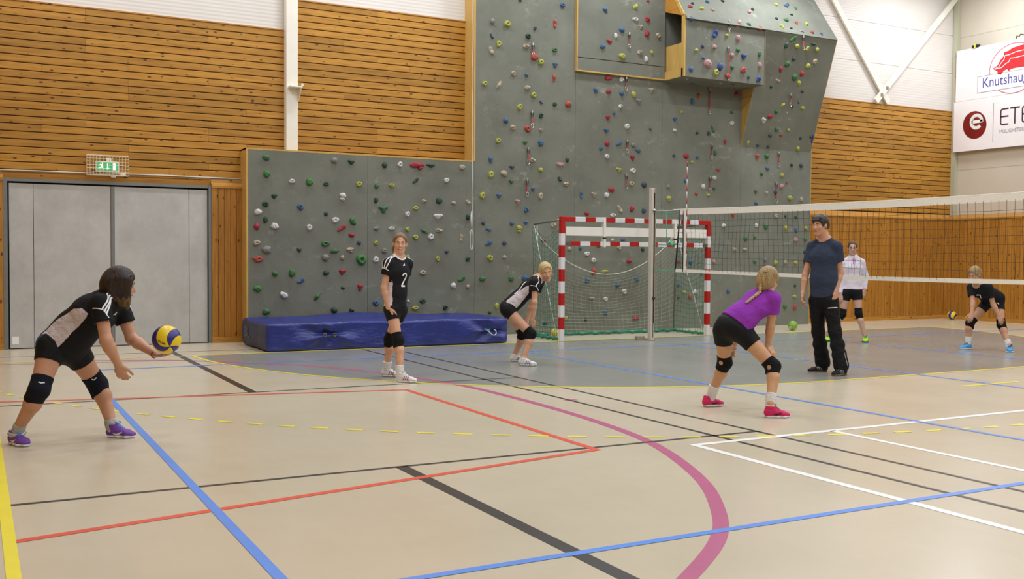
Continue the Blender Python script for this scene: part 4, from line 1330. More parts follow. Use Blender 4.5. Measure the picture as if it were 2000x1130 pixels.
tag(MB().box(-8.305, -8.235, 2.01, 2.05, 2.565, 2.592).build('lamp_connector', M['sign_white'], bevel=.008), 'white plug connector hanging under the exit sign', 'connector')
tag(MB().tube([(XW, 2.04, 2.612), (-9.0, 2.04, 2.618), (-7.6, 2.04, 2.63), (-6.34, 2.04, 2.625)], .0095, 8).build('wall_cable', M['rope_white'], smooth=True), 'long white cable clipped along the wall over the door', 'cable')

# ================================================================== balls
def ball_base(name, c, r, mat):
    bm = bmesh.new(); bmesh.ops.create_uvsphere(bm, u_segments=36, v_segments=20, radius=r)
    me = bpy.data.meshes.new(name); bm.to_mesh(me); bm.free()
    o = link(name, me, mat, smooth=True); o.location = c
    return o
M['ball_yellow'] = plain('ball_yellow', '#e8c914', .38, .05); M['ball_blue'] = plain('ball_blue', '#2a2380', .38, .08)
def volleyball(c, r, axis, spin, label):
    o = ball_base('volleyball', c, r * .985, M['black'])
    tag(o, label, 'ball')
    q = Vector((0, 0, 1)).rotation_difference(Vector(axis).normalized())
    R = (q @ Quaternion((0, 0, 1), spin)).to_matrix()
    edges = []
    a = 0
    for k in range(3):
        edges.append((a, a + 1.25, 'ball_yellow')); edges.append((a + 1.25, a + 2 * PI / 3, 'ball_blue')); a += 2 * PI / 3
    for a0, a1, m in edges:
        mb = MB(); n, mth = 8, 30
        for i in range(mth + 1):
            th = .02 + (PI - .04) * i / mth
            tw = 1.15 * math.cos(th)
            for j in range(n + 1):
                g = .016 / max(.15, math.sin(th))
                ph = a0 + g + (a1 - a0 - 2 * g) * j / n + tw
                e = min(j, n - j)
                rr = r * (1.0 if e > 0 else .992)
                v = R @ Vector((math.sin(th) * math.cos(ph), math.sin(th) * math.sin(ph), math.cos(th))) * rr
                mb.v.append(tuple(v))
        for i in range(mth):
            for j in range(n):
                b = i * (n + 1) + j
                mb.f.append((b, b + n + 1, b + n + 2, b + 1)); mb.m.append(0)
        mb.build('ball_panel', M[m], o, smooth=True)
    return o
def ball_at(u, v, depth): return CAM + (_f + _r2 * ((u - 1000) / F_PX) - _u2 * ((v - 565) / F_PX)) * depth
def cdir(x, y, z): return _r2 * x + _u2 * y - _f * z      # camera-aligned direction (x right, y up, z to camera)
BALL = Vector((-8.895, -6.519, .768))
hb = volleyball(BALL, .1065, cdir(.50, -.45, .74), 1.1, 'yellow and blue volleyball held on the palm of the serving girl')
def ball_text(o, body, r, d, up, w, h):
    d = Vector(d).normalized(); up = Vector(up); up = (up - d * up.dot(d)).normalized(); rt_ = up.cross(d)
    me = text_mesh(body, w, h, 'lettering', .02)
    for v in me.vertices:
        a, b = (v.co.x - w / 2) / r, (v.co.y - h / 2) / r
        v.co = (d * math.cos(a) * math.cos(b) + rt_ * math.sin(a) * math.cos(b) + up * math.sin(b)) * (r + .0012)
    link('lettering', me, M['black'], o)
ball_text(hb, 'MIKASA', .1065, cdir(-.02, -.15, 1), cdir(-.45, -.9, 0), .06, .014)
volleyball((10.03, 1.50, .107), .105, cdir(.1, -.75, .65), .4, 'yellow and blue volleyball lying in the far corner of the hall')
def hball(c, r, label, a, b):
    t = NT('handball_skin'); p = t.new('ShaderNodeTexCoord').outputs['Object']
    vo = t.new('ShaderNodeTexVoronoi', i_Scale=13.0); vo.feature = 'F1'; t.link(p, vo.inputs['Vector'])
    sep = t.new('ShaderNodeSeparateColor'); t.link(vo.outputs['Color'], sep.inputs[0])
    c1 = t.ramp(sep.outputs[0], [(.42, lin(a)), (.5, lin(b))])
    ve = t.new('ShaderNodeTexVoronoi', i_Scale=13.0); ve.feature = 'DISTANCE_TO_EDGE'; t.link(p, ve.inputs['Vector'])
    t.base(t.mix(t.math('LESS_THAN', ve.outputs['Distance'], .035), c1, lin('#5c6a3a'))); t.set(Roughness=.5); t.bump(ve.outputs['Distance'], .4, .01)
    o = ball_base('handball', c, r, t.mat)
    return tag(o, label, 'ball')
hball((-1.36, .52, .088), .087, 'white and yellow handball resting beside the left goal post', '#c9b93a', '#e8e6da')
hball((4.0, .40, .095), .094, 'green handball lying on the floor between the goal and the coach', '#7ea83c', '#a9c665')

# ================================================================== people: signed-distance bodies
def _n(v):
    v = np.asarray(v, float); return v / (np.linalg.norm(v) + 1e-12)
class SDF:
    def __init__(s): s.ops = []
    def _add(s, kind, fn, lo, hi, k): s.ops.append((kind, fn, np.asarray(lo, float), np.asarray(hi, float), k)); return s
    def cone(s, a, b, ra, rb, k=.02, side=None, da=None, db=None, flat=(0, 0), kind='u'):
        """tapered limb from a to b; half widths ra,rb across 'side', da,db the other way; flat ends are cut square"""
        a = np.asarray(a, float); b = np.asarray(b, float)
        ax = b - a; L = np.linalg.norm(ax) + 1e-9; ax = ax / L
        if side is None: side = np.cross(ax, [0.3, 0.5, 0.8])
        e = np.asarray(side, float) - ax * np.dot(side, ax); e = _n(e); g = np.cross(ax, e)
        da = ra if da is None else da; db = rb if db is None else db
        def fn(P):
            r = P - a; t = r @ ax; tc = np.clip(t / L, 0, 1)
            w = ra + (rb - ra) * tc; d = da + (db - da) * tc
            u = r @ e; v = r @ g; q = t - tc * L
            m = np.minimum(w, d)
            dd = (np.sqrt((u / w) ** 2 + (v / d) ** 2 + (q / m) ** 2) - 1) * m
            if flat[0]: dd = np.maximum(dd, -t)
            if flat[1]: dd = np.maximum(dd, t - L)
            return dd
        R = max(ra, rb, da, db) + .001
        return s._add(kind, fn, np.minimum(a, b) - R, np.maximum(a, b) + R, k)
    def ell(s, c, ax, rad, k=.02, kind='u'):
        c = np.asarray(c, float); A = np.asarray(ax, float); rad = np.asarray(rad, float)
        def fn(P):
            q = ((P - c) @ A.T) / rad
            return (np.sqrt((q * q).sum(1)) - 1) * rad.min()
        R = rad.max()
        return s._add(kind, fn, c - R, c + R, k)
    def ball(s, c, r, k=.02, kind='u'): return s.ell(c, np.eye(3), (r, r, r), k, kind)
    def cut(s, p, n, k=.006):
        """throw away everything on the side n points to"""
        p = np.asarray(p, float); n = _n(n)
        return s._add('i', lambda P: (P - p) @ n, [-99] * 3, [99] * 3, k)
    @staticmethod
    def _comb(kind, A, d, k):
        if kind == 'u':
            h = np.maximum(k - np.abs(A - d), 0) / k; return np.minimum(A, d) - h * h * k * .25
        if kind == 's': d = -d
        h = np.maximum(k - np.abs(A - d), 0) / k; return np.maximum(A, d) + h * h * k * .25
    def ev(s, P):
        P = np.atleast_2d(np.asarray(P, float)); A = np.full(len(P), .5)
        for kind, fn, lo, hi, k in s.ops: A = s._comb(kind, A, fn(P), k)
        return A
    def grad(s, P, e=.002):
        P = np.atleast_2d(P); G = np.empty_like(P)
        for i in range(3):
            d = np.zeros(3); d[i] = e; G[:, i] = s.ev(P + d) - s.ev(P - d)
        return G / (np.linalg.norm(G, axis=1)[:, None] + 1e-9)
    def snap(s, P, it=6):
        P = np.atleast_2d(np.asarray(P, float)).copy()
        for _ in range(it):
            g = s.grad(P); P -= g * s.ev(P)[:, None] * .9
        return P, s.grad(P)
    def mesh(s, h):
        U = [o for o in s.ops if o[0] == 'u']
        lo = np.min([o[2] for o in U], 0) - 3 * h; hi = np.max([o[3] for o in U], 0) + 3 * h
        n = np.ceil((hi - lo) / h).astype(int) + 1
        V = np.full(n, .5, np.float32)
        for kind, fn, l, u, k in s.ops:
            m = k + 2 * h
            i0 = np.clip(np.floor((l - m - lo) / h).astype(int), 0, n); i1 = np.clip(np.ceil((u + m - lo) / h).astype(int) + 1, 0, n)
            if np.any(i1 <= i0): continue
            sl = tuple(slice(a, b) for a, b in zip(i0, i1))
            gx = [lo[i] + h * np.arange(i0[i], i1[i]) for i in range(3)]
            P = np.stack(np.meshgrid(*gx, indexing='ij'), -1).reshape(-1, 3)
            d = fn(P).reshape(V[sl].shape).astype(np.float32)
            V[sl] = s._comb(kind, V[sl], d, k)
        return nets(V, lo, h)
def nets(V, lo, h):
    I = V < 0
    c = np.zeros(tuple(x - 1 for x in V.shape), np.int8)
    for i in (0, 1):
        for j in (0, 1):
            for k in (0, 1): c += I[i:I.shape[0] - 1 + i, j:I.shape[1] - 1 + j, k:I.shape[2] - 1 + k]
    act = np.argwhere((c > 0) & (c < 8))
    idx = np.full(c.shape, -1, np.int64); idx[tuple(act.T)] = np.arange(len(act))
    S = np.zeros((len(act), 3)); N = np.zeros(len(act))
    cs = [(i, j, k) for i in (0, 1) for j in (0, 1) for k in (0, 1)]
    val = {q: V[act[:, 0] + q[0], act[:, 1] + q[1], act[:, 2] + q[2]] for q in cs}
    for a in cs:
        for ax in range(3):
            if a[ax]: continue
            b = list(a); b[ax] = 1; b = tuple(b)
            m = (val[a] < 0) != (val[b] < 0)
            if not m.any(): continue
            t = val[a][m] / (val[a][m] - val[b][m])
            p = np.tile(np.array(a, float), (m.sum(), 1)); p[:, ax] += t
            S[m] += p; N[m] += 1
    verts = lo + h * (act + S / N[:, None])
    F = []
    for ax in range(3):
        sa = [slice(None)] * 3; sb = [slice(None)] * 3; sa[ax] = slice(0, -1); sb[ax] = slice(1, None)
        A, B = I[tuple(sa)], I[tuple(sb)]
        e = np.argwhere(A != B)
        o1, o2 = [(ax + 1) % 3, (ax + 2) % 3]
        ok = (e[:, o1] > 0) & (e[:, o2] > 0) & (e[:, o1] < c.shape[o1]) & (e[:, o2] < c.shape[o2]); e = e[ok]
        d1 = np.zeros(3, int); d1[o1] = 1; d2 = np.zeros(3, int); d2[o2] = 1
        q = [idx[tuple((e - x).T)] for x in (0 * d1, d1, d1 + d2, d2)]
        q = np.stack(q, 1)
        flip = ~A[tuple(e.T)]
        q[flip] = q[flip][:, ::-1]
        F.append(q[(q >= 0).all(1)])
    return verts, np.concatenate(F)

def sdf_obj(name, sdf, h, mats, parent=None, mfun=None, push=None):
    v, f = sdf.mesh(h)
    if push is not None: v = push(v)
    me = bpy.data.meshes.new(name)
    me.vertices.add(len(v)); me.vertices.foreach_set('co', v.ravel().astype(np.float32))
    me.loops.add(len(f) * 4); me.loops.foreach_set('vertex_index', f.ravel().astype(np.int32))
    me.polygons.add(len(f)); me.polygons.foreach_set('loop_start', np.arange(0, len(f) * 4, 4, dtype=np.int32))
    me.update(calc_edges=True)
    if mfun is not None:
        me.polygons.foreach_set('material_index', mfun(v[f].mean(1)).astype(np.int32))
    return link(name, me, mats, parent, True)

def ribbon(name, sdf, pts, w, mat, parent, lift=.0025, n=24, widths=None):
    """a printed or sewn stripe lying on a garment"""
    pts = np.asarray(pts, float)
    L = np.r_[0, np.cumsum(np.linalg.norm(np.diff(pts, axis=0), axis=1))]
    t = np.linspace(0, L[-1], n)
    P = np.stack([np.interp(t, L, pts[:, i]) for i in range(3)], 1)
    P, N = sdf.snap(P)
    T = np.gradient(P, axis=0); T /= np.linalg.norm(T, axis=1)[:, None] + 1e-9
    S_ = np.cross(T, N); S_ /= np.linalg.norm(S_, axis=1)[:, None] + 1e-9
    ww = np.full(n, w) if widths is None else np.interp(np.linspace(0, 1, n), np.linspace(0, 1, len(widths)), widths)
    A, NA = sdf.snap(P + S_ * ww[:, None] * .5, 3); B, NB = sdf.snap(P - S_ * ww[:, None] * .5, 3)
    A += NA * lift; B += NB * lift; C = P + N * lift * 1.25
    mb = MB(); mb.v = [tuple(x) for x in np.concatenate([A, C, B])]
    for i in range(n - 1):
        mb.f.append((i, n + i, n + i + 1, i + 1)); mb.f.append((n + i, 2 * n + i, 2 * n + i + 1, n + i + 1)); mb.m += [0, 0]
    return mb.build(name, mat, parent, smooth=True)

# ---- cloth, skin and hair materials
def cloth(name, hexc, rough=.85, fold=.5, scale=9.0, sheen=.0):
    t = NT(name); p = t.pos(); c = lin(hexc)
    n = t.noise(p, 6, 3)
    t.base(t.ramp(n, [(.3, tuple(x * .92 for x in c[:3]) + (1,)), (.7, tuple(min(1, x * 1.08) for x in c[:3]) + (1,))]))
    t.set(Roughness=rough, Specular_IOR_Level=.25)
    f = t.noise(t.mapping(p, (1.0, 1.0, 1.6), rot=(.5, .4, .3)), scale, 3, .5)
    t.bump(f, fold, .03)
    return t.mat
def skin_mat(name, hexc):
    t = NT(name); p = t.pos(); c = lin(hexc)
    n = t.noise(p, 14, 4, .6)
    t.base(t.ramp(n, [(.3, (c[0] * .94, c[1] * .88, c[2] * .86, 1)), (.7, (min(1, c[0] * 1.04), c[1] * 1.06, c[2] * 1.06, 1))]))
    t.set(Roughness=.48, Subsurface_Weight=.0, Specular_IOR_Level=.4)
    t.bump(t.noise(p, 120, 2), .05, .003)
    return t.mat
def hair_mat(name, lo, hi, axis=(26, 26, 5)):
    t = NT(name); p = t.pos()
    n = t.noise(t.mapping(p, axis, rot=(.35, .2, .2)), 3.2, 4, .65)
    t.base(t.ramp(n, [(.32, lin(lo)), (.68, lin(hi))])); t.set(Roughness=.42, Specular_IOR_Level=.4); t.bump(n, .55, .012)
    return t.mat
M['sk_a'] = skin_mat('skin_warm', '#c59373'); M['sk_b'] = skin_mat('skin_light', '#cf9f80'); M['sk_c'] = skin_mat('skin_tan', '#c99a72'); M['sk_d'] = skin_mat('skin_pale', '#c9a08a')
M['c_black'] = cloth('black_jersey', '#141416', .8); M['c_white'] = cloth('white_mesh_jersey', '#cfc6c8', .8, .8, 13); M['c_short'] = cloth('black_shorts', '#101012', .7, .25)
M['c_purple'] = cloth('purple_cotton', '#8c34a6', .85, .7, 7); M['c_navy'] = cloth('navy_cotton', '#323a4c', .9, .6, 8); M['c_trouser'] = cloth('black_trousers', '#0d0d0e', .7, .8, 10)
M['c_hood'] = cloth('pale_pink_fleece', '#d9cfd6', .9, .6, 8); M['c_pink'] = cloth('hot_pink', '#cf2f7c', .8); M['pad'] = cloth('black_knee_pad', '#0e0e10', .85, .4, 18); M['pad_navy'] = cloth('navy_knee_pad', '#10131f', .85, .4, 18)
M['sock'] = cloth('white_sock', '#dcdad6', .9, .5, 30); M['sock_grey'] = cloth('grey_sock', '#aeb0a6', .9, .5, 30)
M['print_white'] = plain('print_white', '#eeeceb', .6, .02); M['print_blue'] = plain('print_blue', '#2f6fae', .6, .02)
M['rubber'] = plain('white_rubber', '#dcdcdc', .5, .03); M['rubber_gum'] = plain('gum_rubber', '#7a5a3c', .5); M['rubber_dark'] = plain('dark_rubber', '#2a2a2c', .5)
for k, h_ in dict(sh_purple='#74469c', sh_white='#dfdcd8', sh_pink='#d32f63', sh_black='#1c1c1e', sh_lime='#9ed83a', sh_blue='#4f9bd0').items(): M[k] = cloth('shoe_' + k[3:], h_, .6, .3, 40)
M['lace_blue'] = plain('lace_blue', '#2f86c8', .7); M['lace_black'] = plain('lace_black', '#1a1a1c', .7); M['lace_white'] = plain('lace_white', '#e6e4e0', .7); M['lace_tan'] = plain('lace_tan', '#9a8a56', .7)
M['stripe_red'] = plain('stripe_red', '#b52c3c', .6); M['stripe_purple'] = plain('stripe_purple', '#8a3c80', .6); M['silver_trim'] = plain('shoe_silver', '#b8b6b0', .35, metal=.4)
M['eye_white'] = plain('eye_white', '#d8d2cc', .3); M['iris'] = plain('iris', '#3a2c22', .3); M['lips'] = plain('lips', '#a85a50', .5); M['teeth'] = plain('teeth', '#e8e2d8', .4); M['brow'] = plain('brow', '#5a4230', .8)
M['h_brown'] = hair_mat('hair_dark_brown', '#17100b', '#38281c'); M['h_tip'] = hair_mat('hair_brown_ends', '#2a1c10', '#7a5f38'); M['h_auburn'] = hair_mat('hair_light_brown', '#5a4228', '#96764c'); M['h_blond'] = hair_mat('hair_blond', '#a08550', '#dcc68e'); M['h_dblond'] = hair_mat('hair_dark_blond', '#6e5632', '#b89a66'); M['h_man'] = hair_mat('hair_dark_grey', '#1c1916', '#3c3630'); M['h_dark'] = hair_mat('hair_brown', '#33261a', '#5c4630')

JOINTS = {
 'server': {'heelR': [-9.928, -6.079, 0.0], 'toeR': [-9.822, -6.289, 0.0], 'heelL': [-9.273, -6.116, 0.0], 'toeL': [-9.074, -6.241, 0.0], 'head': [-9.189, -6.299, 1.172], 'neck': [-9.271, -6.258, 1.091], 'shR': [-9.342, -6.415, 1.041], 'shL': [-9.176, -6.119, 1.002], 'chest': [-9.36, -6.215, 0.963], 'waist': [-9.49, -6.15, 0.828], 'pelvis': [-9.576, -6.108, 0.708], 'hipR': [-9.65, -6.171, 0.712], 'hipL': [-9.487, -6.055, 0.666], 'knR': [-9.748, -6.298, 0.413], 'knL': [-9.323, -5.984, 0.395], 'anR': [-9.889, -6.138, 0.103], 'anL': [-9.233, -6.14, 0.085], 'elR': [-9.313, -6.497, 0.775], 'wrR': [-9.226, -6.46, 0.588], 'haR': [-9.194, -6.458, 0.488], 'elL': [-9.093, -6.161, 0.754], 'wrL': [-8.954, -6.376, 0.646], 'haL': [-8.845, -6.503, 0.645]},
 'two': {'heelR': [-6.019, -3.879, 0.0], 'toeR': [-5.817, -4.027, 0.0], 'heelL': [-5.991, -3.351, 0.0], 'toeL': [-5.777, -3.481, 0.0], 'head': [-5.875, -3.636, 1.541], 'neck': [-5.892, -3.632, 1.384], 'shR': [-6.039, -3.692, 1.314], 'shL': [-5.751, -3.563, 1.314], 'chest': [-5.904, -3.632, 1.226], 'waist': [-5.916, -3.634, 0.993], 'pelvis': [-5.928, -3.634, 0.818], 'hipR': [-5.99, -3.681, 0.775], 'hipL': [-5.856, -3.595, 0.768], 'knR': [-5.961, -3.797, 0.458], 'knL': [-5.94, -3.474, 0.445], 'anR': [-5.978, -3.91, 0.085], 'anL': [-5.932, -3.385, 0.085], 'elR': [-6.083, -3.679, 1.043], 'wrR': [-6.043, -3.72, 0.819], 'haR': [-6.021, -3.759, 0.688], 'elL': [-5.761, -3.465, 1.045], 'wrL': [-5.823, -3.463, 0.832], 'haL': [-5.845, -3.455, 0.737]},
 'blond': {'heelR': [-3.972, -2.98, 0.0], 'toeR': [-3.756, -3.106, 0.0], 'heelL': [-3.838, -2.501, 0.0], 'toeL': [-3.608, -2.6, 0.0], 'head': [-3.534, -2.916, 1.206], 'neck': [-3.62, -2.85, 1.131], 'shR': [-3.735, -2.972, 1.068], 'shL': [-3.512, -2.717, 1.073], 'chest': [-3.71, -2.806, 0.996], 'waist': [-3.86, -2.732, 0.84], 'pelvis': [-3.961, -2.681, 0.732], 'hipR': [-4.01, -2.758, 0.703], 'hipL': [-3.937, -2.593, 0.693], 'knR': [-3.782, -2.972, 0.403], 'knL': [-3.721, -2.64, 0.391], 'anR': [-3.917, -3.01, 0.092], 'anL': [-3.775, -2.527, 0.103], 'elR': [-3.757, -3.015, 0.817], 'wrR': [-3.763, -2.975, 0.582], 'haR': [-3.722, -2.933, 0.472], 'elL': [-3.574, -2.637, 0.784], 'wrL': [-3.678, -2.659, 0.528], 'haL': [-3.712, -2.666, 0.447]},
 'purple': {'heelR': [-4.023, -7.608, 0.0], 'toeR': [-3.802, -7.703, 0.0], 'heelL': [-4.108, -6.87, 0.0], 'toeL': [-3.869, -6.883, 0.0], 'head': [-3.756, -7.342, 1.195], 'neck': [-3.785, -7.33, 1.101], 'shR': [-3.768, -7.432, 1.035], 'shL': [-3.726, -7.114, 1.041], 'chest': [-3.819, -7.281, 0.992], 'waist': [-3.965, -7.242, 0.871], 'pelvis': [-4.058, -7.218, 0.778], 'hipR': [-4.004, -7.282, 0.734], 'hipL': [-4.086, -7.125, 0.735], 'knR': [-3.845, -7.515, 0.437], 'knL': [-4.002, -7.045, 0.431], 'anR': [-3.968, -7.629, 0.12], 'anL': [-4.026, -6.882, 0.115], 'elR': [-3.753, -7.381, 0.785], 'wrR': [-3.747, -7.346, 0.604], 'haR': [-3.722, -7.408, 0.519], 'elL': [-3.701, -6.978, 0.782], 'wrL': [-3.833, -6.982, 0.592], 'haL': [-3.899, -6.996, 0.489]},
 'coach': {'heelR': [-0.782, -5.197, 0.0], 'toeR': [-1.065, -5.13, 0.0], 'heelL': [-0.826, -5.534, 0.0], 'toeL': [-1.112, -5.583, 0.0], 'head': [-1.01, -5.251, 1.813], 'neck': [-0.947, -5.268, 1.651], 'shR': [-0.976, -5.086, 1.551], 'shL': [-0.898, -5.423, 1.55], 'chest': [-0.954, -5.272, 1.437], 'waist': [-0.963, -5.278, 1.155], 'pelvis': [-0.97, -5.282, 0.935], 'hipR': [-0.993, -5.204, 0.869], 'hipL': [-0.931, -5.362, 0.875], 'knR': [-0.947, -5.184, 0.499], 'knL': [-0.926, -5.44, 0.516], 'anR': [-0.852, -5.18, 0.088], 'anL': [-0.911, -5.539, 0.088], 'elR': [-1.074, -5.08, 1.201], 'wrR': [-1.148, -5.117, 0.969], 'haR': [-1.176, -5.141, 0.831], 'elL': [-0.823, -5.407, 1.238], 'wrL': [-0.922, -5.441, 1.009], 'haL': [-0.96, -5.449, 0.867]},
 'hoodie': {'heelR': [2.808, -1.73, 0.0], 'toeR': [2.6, -1.849, 0.0], 'heelL': [3.231, -2.125, 0.0], 'toeL': [3.052, -2.285, 0.0], 'head': [3.048, -1.975, 1.585], 'neck': [3.07, -1.97, 1.437], 'shR': [2.953, -1.877, 1.34], 'shL': [3.176, -2.064, 1.351], 'chest': [3.068, -1.975, 1.263], 'waist': [3.058, -1.978, 1.036], 'pelvis': [3.049, -1.979, 0.878], 'hipR': [2.979, -1.921, 0.816], 'hipL': [3.11, -2.037, 0.819], 'knR': [2.934, -1.881, 0.464], 'knL': [3.11, -2.078, 0.48], 'anR': [2.756, -1.76, 0.093], 'anL': [3.177, -2.161, 0.091], 'elR': [2.928, -1.838, 1.103], 'wrR': [2.879, -1.891, 0.798], 'haR': [2.855, -1.918, 0.634], 'elL': [3.252, -2.079, 1.124], 'wrL': [3.195, -2.114, 0.873], 'haL': [3.155, -2.11, 0.725]},
 'seven': {'heelR': [3.676, -3.841, 0.0], 'toeR': [3.437, -3.819, 0.0], 'heelL': [3.918, -4.344, 0.0], 'toeL': [3.721, -4.481, 0.0], 'head': [3.455, -4.051, 1.178], 'neck': [3.608, -4.003, 1.018], 'shR': [3.589, -3.892, 0.975], 'shL': [3.643, -4.148, 0.982], 'chest': [3.674, -4.019, 0.938], 'waist': [3.843, -4.021, 0.856], 'pelvis': [3.976, -4.016, 0.79], 'hipR': [3.892, -3.961, 0.741], 'hipL': [4.005, -4.067, 0.744], 'knR': [3.649, -3.842, 0.417], 'knL': [3.914, -4.195, 0.4], 'anR': [3.615, -3.834, 0.111], 'anL': [3.856, -4.372, 0.098], 'elR': [3.511, -3.983, 0.748], 'wrR': [3.443, -4.021, 0.576], 'haR': [3.404, -4.026, 0.498], 'elL': [3.719, -4.187, 0.722], 'wrL': [3.758, -4.26, 0.55], 'haL': [3.767, -4.29, 0.465]}}
FW = np.array([0.47309669, 0.88101051, 0.0]); RT = np.array([0.88101051, -0.47309669, 0.0]); UPV = np.array([0, 0, 1.0])
def vdir(right, up, away): return _n(RT * right + UPV * up + FW * away)

def add_hand(b, w, tip, normal, s=1.0, curl=.35, spread=.5, thumb=1, k=.006):
    """palm and five fingers: w wrist, tip about the middle knuckles, normal = back of the hand, thumb side +1 / -1"""
    w = np.asarray(w, float); d = _n(np.asarray(tip, float) - w); nrm = _n(np.asarray(normal, float) - d * np.dot(normal, d)); lat = np.cross(d, nrm) * thumb
    palm_end = w + d * .085 * s
    b.cone(w - d * .01, w + d * .045 * s, .027 * s, .038 * s, .015, side=lat, da=.018 * s, db=.015 * s)
    b.cone(w + d * .035 * s, palm_end, .036 * s, .038 * s, .012, side=lat, da=.015 * s, db=.012 * s)
    for i, (off, ln) in enumerate(((.030, .072), (.010, .082), (-.010, .076), (-.029, .060))):
        p = palm_end + lat * off * s - d * (.012 * s if i in (0, 3) else 0) * .8
        dirf = _n(d + lat * off * 6 * spread)
        c = curl * (1 + .12 * i)
        for j, fr in enumerate((.44, .32, .24)):
            ang = c * (1, 2.1, 3.0)[j]
            dd = dirf * math.cos(ang) - nrm * math.sin(ang)
            q = p + dd * ln * s * fr
            r0 = (.0092, .0085, .0078)[j] * s; r1 = (.0085, .0078, .0068)[j] * s
            b.cone(p, q, r0, r1, k if j else .008); p = q
    p = w + d * .028 * s + lat * .030 * s
    for j, (ln, a) in enumerate(((.036, .70), (.030, .35), (.024, .22))):
        dd = _n(d * math.cos(a) + lat * math.sin(a) - nrm * (.15 + .35 * curl))
        q = p + dd * ln * s; b.cone(p, q, (.0135, .0105, .0095)[j] * s, (.0105, .0095, .0080)[j] * s, .012 if j == 0 else .005); p = q

